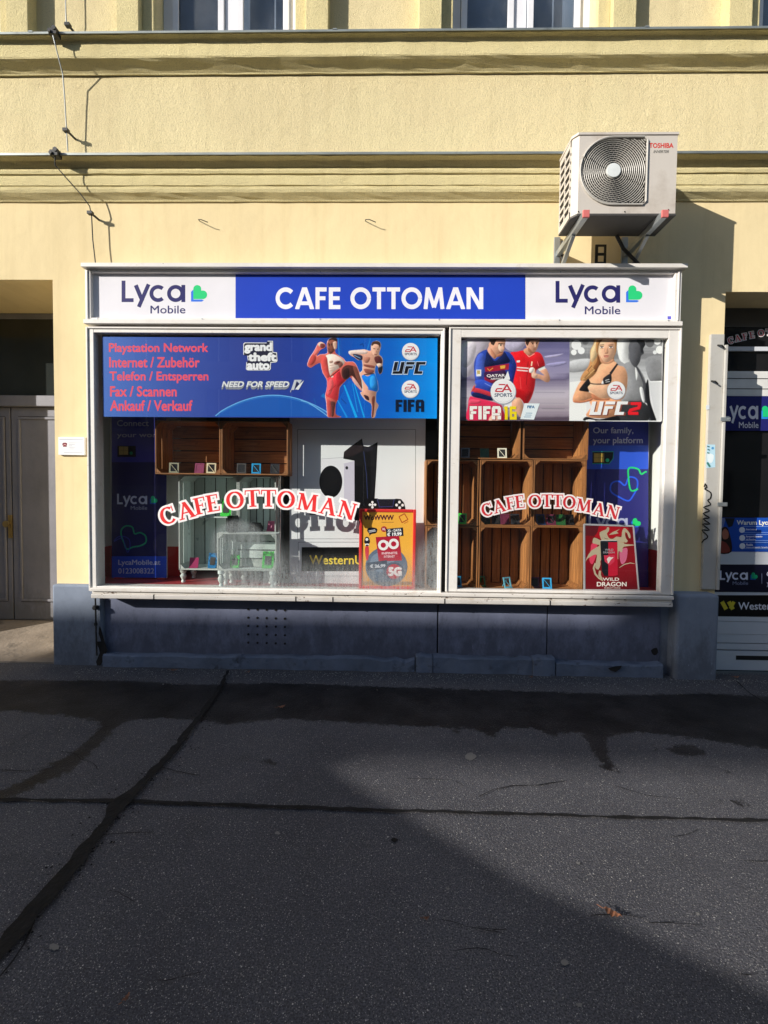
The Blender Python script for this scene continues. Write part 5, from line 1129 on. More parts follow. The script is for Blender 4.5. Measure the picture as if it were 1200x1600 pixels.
a.poly(CR_, [(555, 430), (620, 380), (760, 320), (700, 370), (740, 400), (640, 420)]); a.line(CR_, [(300, 960), (270, 1050), (300, 1160), (370, 1240), (440, 1290)], [26, 34, 36, 30, 14]); a.line(CR_, [(390, 1100), (380, 1180), (440, 1290)], [40, 50, 20]); a.line(CR_, [(750, 1045), (850, 980), (960, 955), (1045, 970)], [10, 18, 16, 8])
a.line('4a2c28', [(470, 485), (500, 500), (540, 505)], 8); a.line('b88c70', [(300, 590), (360, 620)], 8); a.line('b88c70', [(770, 560), (860, 580)], 8)
a.poly('1c1e24', [(395, 560), (545, 560), (545, 1200), (470, 1195), (420, 1100)]); a.poly('b81c34', [(545, 560), (715, 560), (722, 1180), (640, 1200), (545, 1200)]); a.line('2a3038', [(398, 552), (712, 552)], 26); a.line('d8d8dc', [(400, 535), (700, 535)], 8)
a.poly('c83850', [(460, 812), (668, 812), (660, 930), (570, 1005), (480, 930)], 1); a.poly('e0d0cc', [(520, 880), (560, 840), (600, 850), (640, 850), (590, 900), (545, 965), (530, 920)], True); a.text('9a9aa0', 'WILD', 480, 690, 640, 725, bold=.02); a.text('9a9aa0', 'DRAGON', 450, 740, 660, 775, bold=.02)
a.text('e6dcd4', 'WILD', 440, 1232, 745, 1288, bold=.02); a.text('ece4dc', 'DRAGON', 332, 1312, 885, 1392, bold=.025); a.text('d8c8c0', 'ENERGY DRINK', 470, 1412, 775, 1436, bold=.02)
a.build('sign_print', ds)
a2 = lambda x, y, Y: (lambda q: (q[0], Y, q[1]))(U(905+x/12, 800+y/12, Y))
b = MB().mat(M('grey_snap_frame', (.5, .5, .54), .4, .3))
cs = [(92, 232), (1010, 262), (1110, 1466), (96, 1460)]
for i in range(4): b.bar(a2(*cs[i], YDr-.002+.0007*i), a2(*cs[(i+1) % 4], YDr-.002+.0007*i), .010, .012)
b.build('frame', ds)
b = MB().mat(_M['banner_back']); v = [a2(*c, YDr) for c in cs]; b.add(v+[(x, YDr+.006, z) for x, y, z in v], [(0, 1, 2, 3), (7, 6, 5, 4), (0, 4, 5, 1), (1, 5, 6, 2), (2, 6, 7, 3), (3, 7, 4, 0)]); b.build('sign_board', ds)

# ================================================================== CRATES AND THE SMALL STANDS ON THEM
PINE = {ax: wood('pine_'+ax, (.62, .265, .08), ax, .32) for ax in 'XZ'}
WPINE = {ax: wood('whitewashed_'+ax, (.68, .80, .80), ax, .86) for ax in 'XZ'}
def crate(px, Yf, D, along, label, mats=PINE, grp='wooden fruit crates stacked as shelves', name='wooden_crate', shelf=None, legs=None, zb=None):
    X0, X1, Z0, Z1 = R(*px, Yf)
    if zb is not None: Z0 = zb
    t = .009; r = thing(name, label, 'crate', ((X0+X1)/2, Yf, Z0), grp); c = random.Random(int(px[0]*7+px[1]))
    long_ = mats[along]; short = mats['X' if along == 'Z' else 'Z']; dep = D
    def slats(b, lo, hi, n, gap, f):                        # n boards over lo..hi
        w = (hi-lo-gap*(n-1))/n
        for i in range(n): f(lo+i*(w+gap), lo+i*(w+gap)+w, c.uniform(-.0012, .0012))
    if along == 'Z':                                         # standing on its short end
        for x, s in ((X0, 1), (X1, -1)):
            b = MB().mat(long_); slats(b, Yf, Yf+dep-.012, 4, .007, lambda p, q, e, x=x, s=s: b.box(x+e*.3, x+s*t, p, q, Z0+.001, Z1-.001)); b.build('slatted_side', r, bev=.0015)
        for z, s in ((Z0, 1), (Z1, -1)):
            b = MB().mat(short); slats(b, Yf+.002, Yf+dep-.012, 3, .005, lambda p, q, e, z=z, s=s: b.box(X0+t+.001, X1-t-.001, p, q, z, z+s*.010)); b.build('slatted_end', r, bev=.0015)
        b = MB().mat(long_); slats(b, X0+t+.002, X1-t-.002, 5, .009, lambda p, q, e: b.box(p, q, Yf+dep-.010+e, Yf+dep, Z0+.011, Z1-.011)); b.build('slatted_back', r, bev=.0015)
    else:
        for z, s in ((Z0, 1), (Z1, -1)):
            b = MB().mat(long_); slats(b, Yf, Yf+dep-.012, 4, .007, lambda p, q, e, z=z, s=s: b.box(X0+.001, X1-.001, p, q, z+e*.3, z+s*t)); b.build('slatted_side', r, bev=.0015)
        for x, s in ((X0, 1), (X1, -1)):
            b = MB().mat(short); slats(b, Yf+.002, Yf+dep-.012, 3, .009, lambda p, q, e, x=x, s=s: b.box(x, x+s*.010, p, q, Z0+t+.001, Z1-t-.001)); b.build('slatted_end', r, bev=.0015)
        b = MB().mat(long_); slats(b, Z0+t+.002, Z1-t-.002, 4, .009, lambda p, q, e: b.box(X0+.011, X1-.011, Yf+dep-.010+e, Yf+dep, p, q)); b.build('slatted_back', r, bev=.0015)
    g = .034
    for x, sx in ((X0+.0105, 1), (X1-.0105, -1)):
        for z, sz in ((Z0+.0105, 1), (Z1-.0105, -1)):
            b = MB().mat(short if along == 'X' else long_); b.prism([(x, z), (x+sx*g, z), (x, z+sz*g)], Yf+.003, Yf+dep-.013, 'Y'); b.build('corner_post', r, bev=.001)
    if shelf is not None:
        b = MB().mat(mats['X']); b.box(X0+t+.001, X1-t-.001, Yf+.002, Yf+dep-.013, shelf-.010, shelf); b.build('shelf', r, bev=.001)
    for lx in legs or ():
        for ly in (Yf+.035, Yf+dep-.05):
            h = Z0-FZ; b = MB().mat(mats['Z']); b.lathe([(.014, FZ), (.016, FZ+.1*h), (.011, FZ+.2*h), (.020, FZ+.38*h), (.024, FZ+.5*h), (.018, FZ+.62*h), (.013, FZ+.7*h), (.024, FZ+.8*h), (.024, Z0-.0005)], lx, ly, 14); b.build('turned_leg', r, smooth=True)
    return (X0, X1, Z0, Z1)
D = .28
wl = lambda x: U(x, 890, .06)[0]
A = crate((279, 742.5, 371.5, 891), .06, D, 'Z', 'tall pale green white crate on turned legs under the left wooden crate', WPINE, 'whitewashed crates on turned legs', 'painted_crate', None, [U(287, 895, .1)[0], U(362, 895, .1)[0]])
B = crate((372.5, 743.5, 431, 891), .06, D, 'Z', 'narrow pale white crate holding a black wallet case on its middle shelf', WPINE, 'whitewashed crates on turned legs', 'painted_crate', U(400, 831, .06)[1], [U(381, 895, .1)[0], U(423, 895, .1)[0]])
Cc = crate((339, 833, 432, 892), -.088, .14, 'X', 'low pale white crate behind the misted glass at the bottom', WPINE, 'whitewashed crates on turned legs', 'painted_crate', None, None)
_cr = [o for o in COL.objects if o.name.startswith('painted_crate')][-1]
for lx in (U(346, 900, -.06)[0], U(426, 900, -.06)[0]):
    for ly in (-.065, .03):
        h = Cc[2]-FZ; b = MB().mat(WPINE['Z']); b.lathe([(.014, FZ), (.016, FZ+.1*h), (.011, FZ+.2*h), (.022, FZ+.38*h), (.025, FZ+.5*h), (.013, FZ+.7*h), (.024, FZ+.8*h), (.024, Cc[2]-.0005)], lx, ly, 14); b.build('turned_leg', _cr, smooth=True)
C1 = crate((242, 657, 344.5, 738), -.02, D, 'X', 'left of the two wooden crates hanging over the pale crates in the left pane', zb=A[3]+.002)
C2 = crate((345.5, 658, 450, 739), -.02, D, 'X', 'wooden crate next to the white console board in the left pane', zb=A[3]+.002)
yb_ = -.06
rb = []
for i, (x0, x1, lab) in enumerate(((665, 746.5, 'bottom left wooden crate partly behind the window post'), (748, 828, 'bottom middle wooden crate with a tilted light blue frame'), (829, 911.5, 'bottom wooden crate beside the red dragon sign'))):
    rb.append(crate((x0, 822.5, x1, 921), yb_, D, 'Z', lab, zb=FZ+.001))
zt_ = rb[1][3]+.001
rm = []
for i, (x0, x1, lab) in enumerate(((665, 747.5, 'middle row wooden crate behind the window post holding a bright green stand'), (749.5, 832.5, 'wooden crate behind the first letters of the smaller window lettering'), (833.5, 916, 'wooden crate left of the blue banner in the middle row'))):
    rm.append(crate((x0, 718.5, x1, 822), yb_, D, 'Z', lab, zb=zt_))
zt2 = max(q[3] for q in rm)+.001
rt = []
for i, (x0, x1, lab) in enumerate(((711, 814, 'top row wooden crate below the footballers poster'), (818, 920, 'empty top row wooden crate below the woman fighter poster'))):
    rt.append(crate((x0, 634, x1, 716), yb_, D, 'X', lab, zb=zt2))

def stand(px, cr, col, kind, label, Y=None, turn=0, w=.068, h=.080, zoff=.0098):
    X0, X1, Z0, Z1 = cr
    Y = Y if Y is not None else .0
    X = U(px, 800, Y)[0]; X = min(max(X, X0+w*.62), X1-w*.62); z = Z0+zoff+.0007
    c_ = lin(col); m = M('stand_'+col, c_, .35, 0, .06)
    r = thing('phone_stand', label, 'phone stand', (X, Y, z), 'small phone stands in the crates')
    ca, sa = math.cos(turn), math.sin(turn); ti = .30
    def T(x, y, zz): return (X+x*ca-y*sa, Y+x*sa+y*ca, z+zz)
    def pl(u, v, d): return T(u, v*math.sin(ti)+d*math.cos(ti), v*math.cos(ti)-d*math.sin(ti)+.002)
    def slab(b, u0, u1, v0, v1, d0=0, d1=.005): b.add([pl(u, v, d) for u in (u0, u1) for d in (d0, d1) for v in (v0, v1)], [(0, 1, 3, 2), (4, 6, 7, 5), (0, 4, 5, 1), (2, 3, 7, 6), (0, 2, 6, 4), (1, 5, 7, 3)])
    b = MB().mat(m); e = .010
    slab(b, -w/2, -w/2+e, 0, h); slab(b, w/2-e, w/2, 0, h); slab(b, -w/2+e, w/2-e, 0, e); slab(b, -w/2+e, w/2-e, h-e, h)
    b.build('frame', r)
    if kind != 'open':
        b = MB().mat(m if kind == 'solid' else BLACK); slab(b, -w/2+e, w/2-e, e, h-e, .002, .004); b.build('panel', r)
    if kind in ('open', 'n'):
        b = MB().mat(m); p, q = (pl(-w/2+e, h-e, -.001 if kind == 'n' else .006), pl(w/2-e*1.2, e, -.001 if kind == 'n' else .006)) ; b.bar(p, q, .009, .003); b.build('strut', r)
    b = MB().mat(m); b.bar(pl(0, h*.8, .006), T(0, .055, .003), .02, .003); b.build('prop', r)
    b = MB().mat(m); b.add([T(x, y, zz) for x in (-w/2, w/2) for y in (-.012, .008) for zz in (0, .004)], [(0, 1, 3, 2), (4, 6, 7, 5), (0, 4, 5, 1), (2, 3, 7, 6), (0, 2, 6, 4), (1, 5, 7, 3)]); b.build('foot', r)
for px, cr, col, kind, lab, Y, tn_ in [
    (272, C1, 'b8b498', 'n', 'greyish cream phone stand at left in the left wooden crate', -.0, .35),
    (311, C1, '8a3c5c', 'solid', 'maroon phone stand beside a cream one in the left wooden crate', .03, .1),
    (330, C1, 'ece0bc', 'n', 'cream phone stand right of a maroon one in the left wooden crate', .0, .25),
    (377, C2, '55504c', 'panel', 'dark grey phone stand left of the bright blue one', .0, .2),
    (400, C2, '2fa4dc', 'n', 'bright blue phone stand in the crate next to the white board', -.005, .2),
    (429, C2, '2c2c30', 'n', 'black phone stand at the right end of the crate next to the white board', .02, .1),
    (725, rt[0], '6a6a70', 'panel', 'dark grey phone stand next to the window post in the top row', .0, -.2),
    (756, rt[0], '1f4a24', 'solid', 'dark green phone stand in the top row crate', .02, 0),
    (783, rt[0], 'ddd8c4', 'n', 'cream phone stand at right of the top row crate', .0, -.1),
    (722, rm[0], '34c83c', 'n', 'bright green phone stand behind the window post', .0, -.2),
    (760, rm[1], '1c3c22', 'panel', 'dark green phone stand at left under the smaller lettering', .03, .1),
    (776, rm[1], '202024', 'n', 'black phone stand between a dark green and a maroon one', .02, 0),
    (790, rm[1], '6c2c44', 'solid', 'maroon phone stand under the smaller lettering', .0, .05),
    (806, rm[1], '34343a', 'n', 'black phone stand right of the maroon one', .0, .1),
    (846, rm[2], '22406c', 'panel', 'navy phone stand in the crate left of the blue banner', .0, .1),
    (862, rm[2], '6c2c44', 'n', 'maroon phone stand in the crate left of the blue banner', .0, 0),
    (877, rm[2], '24562c', 'solid', 'green phone stand in the crate left of the blue banner', .0, -.1),
    (891, rm[2], '1e1e22', 'n', 'black phone stand at right in the crate left of the blue banner', .02, 0),
    (717, rb[0], '3ca4d4', 'panel', 'blue phone stand behind the window post at the bottom', -.0, .2),
    (755, rb[1], '2a6a30', 'open', 'green phone stand frame at left of the bottom middle crate', .02, .3),
    (797, rb[1], '6cc0d8', 'open', 'tilted light blue phone stand frame in the bottom middle crate', -.01, .5),
    (839, rb[2], '5a2440', 'panel', 'dark maroon phone stand beside the blue one at the bottom', .01, 0),
    (858, rb[2], '3ca8e0', 'n', 'light blue phone stand in the bottom crate beside the dragon sign', -.02, -.05),
    (302, A, '9c2c5c', 'solid', 'pink phone stand low in the tall pale crate', .10, .1),
    (423, (B[0], B[1], U(400, 831, .06)[1]-.0098, B[3]), 'a83c6c', 'solid', 'pink phone stand on the shelf of the narrow pale crate', .12, -.2)]:
    stand(px, cr, col, kind, lab, Y, tn_)
def packet(px, py0, py1, w, col, Y, z, label, tilt=.25, glow=None, cat='packet', name='accessory_packet'):
    X = U(px, 800, Y)[0]; h = (py1-py0)/(FPX/(Y-CP.y)); rnd = random.Random(int(px))
    m = M('packet_'+col, lin(col), .3, 0, .5, 40, col2=tuple(min(1, c*.3) for c in lin(col)), c2=(.45, .55), c2s=30)
    r = thing(name, label, cat, (X, Y, z)); s = math.sin(tilt); c = math.cos(tilt)
    b = MB().mat(m); q = .006
    P_ = lambda u, v, d: (X+u, Y+v*s+d*c, z+v*c-d*s+.002)
    b.add([P_(u, v, d) for u in (-w/2, w/2) for d in (0, q) for v in (0, h)], [(0, 1, 3, 2), (4, 6, 7, 5), (0, 4, 5, 1), (2, 3, 7, 6), (0, 2, 6, 4), (1, 5, 7, 3)]); b.build('card', r, bev=.001)
    b = MB().mat(BLACK); b.add([P_(u, v, d) for u in (-w*.28, w*.3) for d in (-.004, -.0002) for v in (h*.2, h*.72)], [(0, 1, 3, 2), (4, 6, 7, 5), (0, 4, 5, 1), (2, 3, 7, 6), (0, 2, 6, 4), (1, 5, 7, 3)]); b.build('contents', r, bev=.002)
shz = U(400, 831, .06)[1]
packet(331, 864, 888, .07, '1c78b4', .09, A[2]+.0105, 'blue packet at the foot of the tall pale crate')
packet(366, 868, 889, .07, '28c83c', -.03, Cc[2]+.0098, 'left green packet in the low pale crate behind the mist')
packet(418, 862, 889, .085, '3cdc48', -.03, Cc[2]+.0098, 'right green packet in the low pale crate behind the mist')
# a small ledge carrying the upper green packet and the black box inside the tall crate
zl = U(360, 808, .14)[1]
b = MB().mat(WPINE['X']); b.box(A[0]+.0105, A[1]-.0105, .20, .32, zl-.01, zl); b.build('shelf', [o for o in COL.objects if o.name == 'painted_crate'][0])
packet(352, 776, 805, .085, '40e048', .21, zl+.0005, 'bright green packet high in the tall pale crate behind the red lettering')
b = MB().mat(M('black_card_box', (.012, .012, .014), .4)); xx = U(365, 820, .0)[0]; b.box(xx-.028, xx+.022, -.06, .045, Cc[3]+.001, Cc[3]+.125); b.build('black_box', label='upright black box on top of the low pale crate', cat='box', bev=.002)
xx = U(401, 822, .12)[0]; b = MB().mat(M('black_leather', (.015, .014, .014), .45, bs=.3)); b.prism([(xx-.06, shz+.001), (xx-.045, shz+.06), (xx-.03, shz+.072), (xx+.035, shz+.068), (xx+.055, shz+.03), (xx+.052, shz+.001)], .10, .115, 'Y'); b.bar((xx, .112, shz+.05), (xx+.01, .16, shz+.003), .05, .006); b.build('wallet_case', label='open black leather wallet case standing on the shelf of the narrow pale crate', cat='phone case', bev=.003)
# slim metal pole at the right of the pale crates
b = MB().mat(M('chrome', (.6, .6, .6), .2, 1)); xx = U(437, 800, .03)[0]; b.tube([(xx, .03, FZ), (xx, .03, C2[2]-.001)], .009, 12); b.build('chrome_pole', label='slim chrome pole between the pale crates and the white board', cat='pole', smooth=True)

# condensation and limescale on the inside of the left pane
def fogv(x, y):
    def blob(cx, cy, rx, ry, p=2): return max(0, 1-((x-cx)/rx)**2-((y-cy)/ry)**2)
    def sst(a, b, t): t = max(0, min(1, (t-a)/(b-a))); return t*t*(3-2*t)
    v = 0
    v = max(v, .75*sst(835, 905, y+.0*(x))*sst(335, 352, x)*sst(470, 440, x))
    v = max(v, .55*sst(0, .5, blob(372, 850, 48, 42)))
    v = max(v, .62*sst(858, 908, y)*sst(420, 462, x)*sst(690, 684, x))
    v = max(v, .75*sst(850, 890, y-max(0, (x-640))*-.9)*sst(630, 668, x)*sst(700, 690, x))
    v = max(v, .45*sst(890, 918, y)*sst(290, 345, x))
    if x > 560: v = max(v, .5*sst(850, 905, y))
    return v
nx_, nz_ = 90, 46; fx0, fx1, fy0, fy1 = 285, 688, 770, 921
b = MB(); vals = []
for j in range(nz_+1):
    for i in range(nx_+1):
        px = fx0+(fx1-fx0)*i/nx_; py = fy0+(fy1-fy0)*j/nz_; x, z = U(px, py, YG+.0075)
        b.v.append((x, YG+.0075, z)); vals.append(fogv(px, py))
for j in range(nz_):
    for i in range(nx_): k = j*(nx_+1)+i; b.f.append((k, k+1, k+nx_+2, k+nx_+1)); b.m.append(0)
m, nt_, bs_ = base('condensation'); out = nt_.nodes['Material Output']; nt_.nodes.remove(bs_)
at = nt_.nodes.new('ShaderNodeAttribute'); at.attribute_name = 'mist'
streak_ = noise(nt_, 16, 7, (3.5, 1, .45), .75); drops = noise(nt_, 120, 3, None, .6)
m1 = N(nt_, 'ShaderNodeMath', operation='MULTIPLY_ADD'); nt_.links.new(streak_, m1.inputs[0]); m1.inputs[1].default_value = 1.9; m1.inputs[2].default_value = -.42
m1b = N(nt_, 'ShaderNodeMath', operation='MULTIPLY_ADD'); nt_.links.new(drops, m1b.inputs[0]); m1b.inputs[1].default_value = .9; nt_.links.new(m1.outputs[0], m1b.inputs[2])
m1c = N(nt_, 'ShaderNodeMath', operation='SUBTRACT', use_clamp=True); nt_.links.new(m1b.outputs[0], m1c.inputs[0]); m1c.inputs[1].default_value = .32
m2_ = N(nt_, 'ShaderNodeMath', operation='MULTIPLY', use_clamp=True); nt_.links.new(at.outputs['Fac'], m2_.inputs[0]); nt_.links.new(m1c.outputs[0], m2_.inputs[1])
tr = N(nt_, 'ShaderNodeBsdfTransparent'); df = N(nt_, 'ShaderNodeBsdfDiffuse'); df.inputs[0].default_value = (.62, .65, .68, 1); tl = N(nt_, 'ShaderNodeBsdfTranslucent'); tl.inputs[0].default_value = (.6, .62, .65, 1)
ad = nt_.nodes.new('ShaderNodeMixShader'); ad.inputs[0].default_value = .35; nt_.links.new(df.outputs[0], ad.inputs[1]); nt_.links.new(tl.outputs[0], ad.inputs[2])
mx = nt_.nodes.new('ShaderNodeMixShader'); nt_.links.new(m2_.outputs[0], mx.inputs[0]); nt_.links.new(tr.outputs[0], mx.inputs[1]); nt_.links.new(ad.outputs[0], mx.inputs[2]); nt_.links.new(mx.outputs[0], out.inputs[0])
b.mats = [m]; fo = b.build('condensation', sw)
fa = fo.data.attributes.new('mist', 'FLOAT', 'POINT'); fa.data.foreach_set('value', vals)

# ================================================================== AIR CONDITIONER AND ITS BRACKETS
YA = -.45
X0, X1, Z0, Z1 = R(904, 211, 1057, 334, YA); dpt = .24
ac = thing('air_conditioner', 'pale outdoor air conditioner unit with round spiral grille mounted above the sign', 'air conditioner', ((X0+X1)/2, YA+dpt/2, Z0))
ACM = M('ac_cream_metal', (.60, .555, .50), .42, 0, .05, 2, col2=(.38, .32, .26), c2=(.5, .85), c2s=4)
gx, gz = U(958, 267.5, YA); RR = U(1009.5, 267.5, YA)[0]-gx; RL = .225
RL = gx-U(906.5+1.5, 267.5, YA)[0]; RL = min(RL, RR)
def dshape(r, n=20): # round on the left, square on the right
    pts = [(gx+r*math.cos(rad(t)), gz+r*math.sin(rad(t))) for t in [90+180*i/n for i in range(n+1)]]
    c = .02; return pts+[(gx+r-c, gz-r), (gx+r, gz-r+c), (gx+r, gz+r-c), (gx+r-c, gz+r)]
b = MB().mat(ACM)
out_ = [(X0, Z0), (X1, Z0), (X1, Z1), (X0, Z1)]; hole = dshape(RR)
v = [Vector((x, z, 0)) for x, z in out_]; hv = [Vector((x, z, 0)) for x, z in hole]
tri = tessellate_polygon([v, hv]); al = out_+hole
b.add([(x, YA, z) for x, z in al], tri)
n = len(hole); b.add([(x, YA, z) for x, z in hole]+[(x, YA+.012, z) for x, z in hole], [(i, (i+1) % n, n+(i+1) % n, n+i) for i in range(n)])
b.build('front_panel', ac)
ch = .045; b = MB().mat(ACM)                                # the shell: top, right, bottom and the chamfered left front corner
def sh(x0, y0, x1, y1): b.add([(x0, y0, Z0), (x1, y1, Z0), (x1, y1, Z1), (x0, y0, Z1)], [(0, 1, 2, 3)])
sh(X1, YA, X1, YA+dpt); sh(X0, YA, X0-.03, YA+.035); sh(X0-.03, YA+.035, X0-.031, YA+.05)
plan = [(X0, YA), (X1, YA), (X1, YA+dpt), (X0-.035, YA+dpt), (X0-.03, YA+.035)]
for z in (Z0, Z1): b.add([(x, y, z) for x, y in plan], [tuple(range(5))])
b.add([(X0-.035, YA+dpt, Z0), (X1, YA+dpt, Z0), (X1, YA+dpt, Z1), (X0-.035, YA+dpt, Z1)], [(0, 1, 2, 3)])
b.prism([(X0-.008, YA-.006), (X1+.006, YA-.006), (X1+.006, YA+dpt), (X0-.042, YA+dpt), (X0-.038, YA+.032)], Z1, Z1+.014, 'Z')
b.build('casing', ac); b = MB().mat(M('ac_base_plate', (.09, .085, .08), .6, .3)); b.prism([(X0-.004, YA-.003), (X1+.003, YA-.003), (X1+.003, YA+dpt), (X0-.038, YA+dpt), (X0-.033, YA+.034)], Z0-.012, Z0, 'Z'); b.build('base_plate', ac)
b = MB().mat(BLACK); b.box(X0+.01, X1-.01, YA+.05, YA+.06, Z0+.01, Z1-.01); b.box(X0-.030, X0-.026, YA+.05, YA+dpt-.005, Z0+.03, Z1-.03); b.build('dark_coil', ac)
b = MB().mat(ACM); nb = 8
for i in range(nb+1):
    z = Z0+.03+(Z1-Z0-.06)*i/nb; b.box(X0-.037, X0-.031, YA+.05, YA+dpt, z-.009, z+.009)
for j in range(3):
    y = YA+.05+(dpt-.05)*j/2*.97; b.box(X0-.0365, X0-.0305, y, y+.012, Z0+.001, Z1-.001)
b.box(X0-.0362, X0-.0302, YA+.05, YA+dpt, Z0, Z0+.028); b.box(X0-.0362, X0-.0302, YA+.05, YA+dpt, Z1-.028, Z1); b.build('side_grille', ac)
GR = M('ac_grille_wire', (.50, .48, .44), .4)
b = MB().mat(GR)                                            # rings clipped to the D shape, staggered spokes
def inside(x, z):
    dx, dz = x-gx, z-gz; r_ = RR-.006
    return abs(dz) < r_ and dx < r_ and (dx > 0 or dx*dx+dz*dz < r_*r_)
pitch_r = .0125; k = 0; r_ = .046
while r_ < RR*1.42:
    seg = []; nn = max(40, int(r_*400)); run = []
    for i in range(nn+1):
        t = 2*math.pi*i/nn; x, z = gx+r_*math.cos(t), gz+r_*math.sin(t)
        if inside(x, z): run.append((x, YA-.002, z))
        else:
            if len(run) > 1: b.tube(run, .0026, 4, caps=False)
            run = []
    if len(run) > 1: b.tube(run, .0026, 4, caps=False)
    ns = int(2*math.pi*r_/.022)
    for i in range(ns):
        t = 2*math.pi*(i+.5*(k % 2))/ns; p = (gx+r_*math.cos(t), YA+.002, gz+r_*math.sin(t)); q = (gx+(r_+pitch_r)*math.cos(t), YA+.002, gz+(r_+pitch_r)*math.sin(t))
        if inside(p[0], p[2]) and inside(q[0], q[2]): b.tube([p, q], .0016, 3, caps=False)
    r_ += pitch_r; k += 1
b.build('fan_grille', ac)
hp = dshape(RR+.002); b = MB().mat(GR); b.tube([(x, YA-.006, z) for x, z in hp+hp[:1]], .006, 6, caps=False); b.build('grille_rim', ac)
b = MB().mat(M('hub_badge', (.72, .76, .76), .4)); b.disc_y(gx, gz, .043, YA-.012, YA+.0, 28); b.build('grille_hub', ac, bev=.003)
b = MB().mat(M('fan_blade', (.05, .05, .052), .5)); 
for i in range(3):
    t0 = i*2.09
    b.add([(gx+r*math.cos(t0+a_), YA+.03+dy, gz+r*math.sin(t0+a_)) for r, a_, dy in ((.04, 0, 0), (.2, .0, .005), (.2, .9, .02), (.04, .9, .015))], [(0, 1, 2, 3)])
b.build('fan', ac)
a = Art(YA, .0004); a.text('cf4038', 'TOSHIBA', 1014.5, 223.8, 1052, 231, bold=.035); a.text('55544e', 'INVERTER', 1021, 235, 1045, 239, bold=.01, shear=.25); a.build('lettering', ac)
b = MB().mat(BLKMET)
for px, py in ((981, 209.5), (903.5, 331), (976, 331), (1044, 328), (1055, 209)): x, z = U(px, py, YA); b.disc_y(x, z, .004, YA-.004, YA-.0005, 8)
b.build('screws', ac)
# brackets
br = thing('wall_bracket', 'pair of galvanised brackets with red end caps carrying the air conditioner', 'bracket', (1.6, 0, 2.9))
BR = M('bracket_steel', (.36, .39, .40), .4, .6, .15, 8)
for k, X in enumerate((U(915, 341, -.5)[0], U(1038, 342, -.5)[0])):
    b = MB().mat(BR); zt3 = Z0-.013; zc = zt3-.022
    b.box(X-.018, X+.018, -.498, -.0, zt3-.04, zt3); b.build('arm', br, bev=.003)
    b = MB().mat(M('red_plastic', (.62, .16, .15), .5)); b.box(X-.021, X+.021, -.512, -.4985, zt3-.043, zt3+.003); b.build('end_cap', br, bev=.003)
    b = MB().mat(BR); b.bar((X, -.30, zt3-.04), (X, -.02, zt3-.185), .024, .02); b.build('diagonal_brace', br)
    b = MB().mat(BR); Xw = X-.012; zb_ = zt3-.20; b.box(Xw-.022, Xw+.022, -.016, -.001, zb_, zt3+.10); b.build('wall_rail', br, bev=.002)
# perforated rail hanging behind the unit
Xr = U(936, 390, -.1)[0]; b = MB().mat(BLKMET); z0_, z1_ = Z0-.215, Z0-.013
hs = [(Xr-.008, Xr+.034, z0_+.02+i*.062, z0_+.064+i*.062) for i in range(3)]
wall_holes(b, Xr-.028, Xr+.05, z0_, z1_, hs, -.105, -.100); b.build('perforated_rail', br)
# hoses
HOSE = M('black_hose', (.02, .02, .022), .6, bs=.3)
zs_ = T[3]
b = MB().mat(HOSE); xa = U(975, 380, -.1)[0]
b.tube([(xa-.12, -.25, Z0-.03), (xa-.05, -.2, Z0-.09), (xa+.12, -.12, Z0-.18), (xa+.28, -.06, Z0-.25), (xa+.36, -.05, zs_+.004)], .012, 8)
b.build('hose', label='thick black hose running diagonally under the air conditioner', cat='hose', smooth=True)
b = MB().mat(HOSE); b.tube([(U(878, 300, 0)[0]-.0, -.03, Z0+.05), (U(878, 300, 0)[0], -.035, Z0-.1), (U(879, 300, 0)[0], -.05, zs_+.003)], .008, 8)
b.build('hose', label='thin cable beside the left bracket of the air conditioner', cat='hose', smooth=True)

# ================================================================== NEXT SHOP AT THE RIGHT EDGE
YN = .30
ns = thing('neighbour_shopfront', 'dark glazed shopfront with stacked advertising strips at the right edge', 'shopfront', (nx0+.7, YN, 0))
def nbox(name, col, y0, y1, x0=1100, dx=0, Yo=0.0, yt=.02, mat=None, parent=ns):
    Z1_ = U(1165, y0, YN)[1]; Z0_ = U(1165, y1, YN)[1]; b = MB().mat(mat or M('n_'+name, lin(col), .4, 0, .05)); b.box(nx0+.0+dx, nx1, YN-Yo, YN+yt, Z0_, Z1_); return b.build(name, parent)
NW = M('white_metal_panel', (.62, .65, .70), .45, 0, .06, 3)
DG_ = M('dark_shop_glass', (.012, .012, .013), .06, 0, .3, 2)
nbox('lintel_panel', '', 462, 478, Yo=.02, mat=M('brown_lintel', (.10, .07, .045), .6)); nbox('roller_box', '', 478, 511, Yo=.0, mat=M('grey_roller_box', (.10, .098, .095), .5, 0, .3, 3))
nbox('transom_pane', '', 511, 542.5, Yo=-.01, mat=DG_); nbox('frame_rail', '', 542.5, 549, Yo=.015, mat=NW)
nbox('dark_pane', '', 549, 580.5, Yo=-.01, mat=DG_); nbox('white_slats', '', 580.5, 619, Yo=.01, mat=M('bright_white_slat', (.72, .72, .70), .4))
nbox('main_pane', '', 672, 809, Yo=-.01, mat=DG_)
nbox('white_rail', '', 862, 882, Yo=.012, mat=NW); nbox('white_rail', '', 925, 930, Yo=.012, mat=NW)
nbox('lower_panel', '', 963, 970, Yo=.02, mat=NW); nbox('lower_panel', '', 970.8, 990, Yo=.018, mat=NW); nbox('lower_panel', '', 990.5, 1003.5, Yo=.016, mat=NW); nbox('lower_panel', '', 1005, 1014, Yo=.02, mat=NW); nbox('lower_panel', '', 1016, 1046, Yo=.018, mat=NW)
nbox('dark_backing', '', 462, 1050, Yo=-.021, yt=.05, mat=DARK)
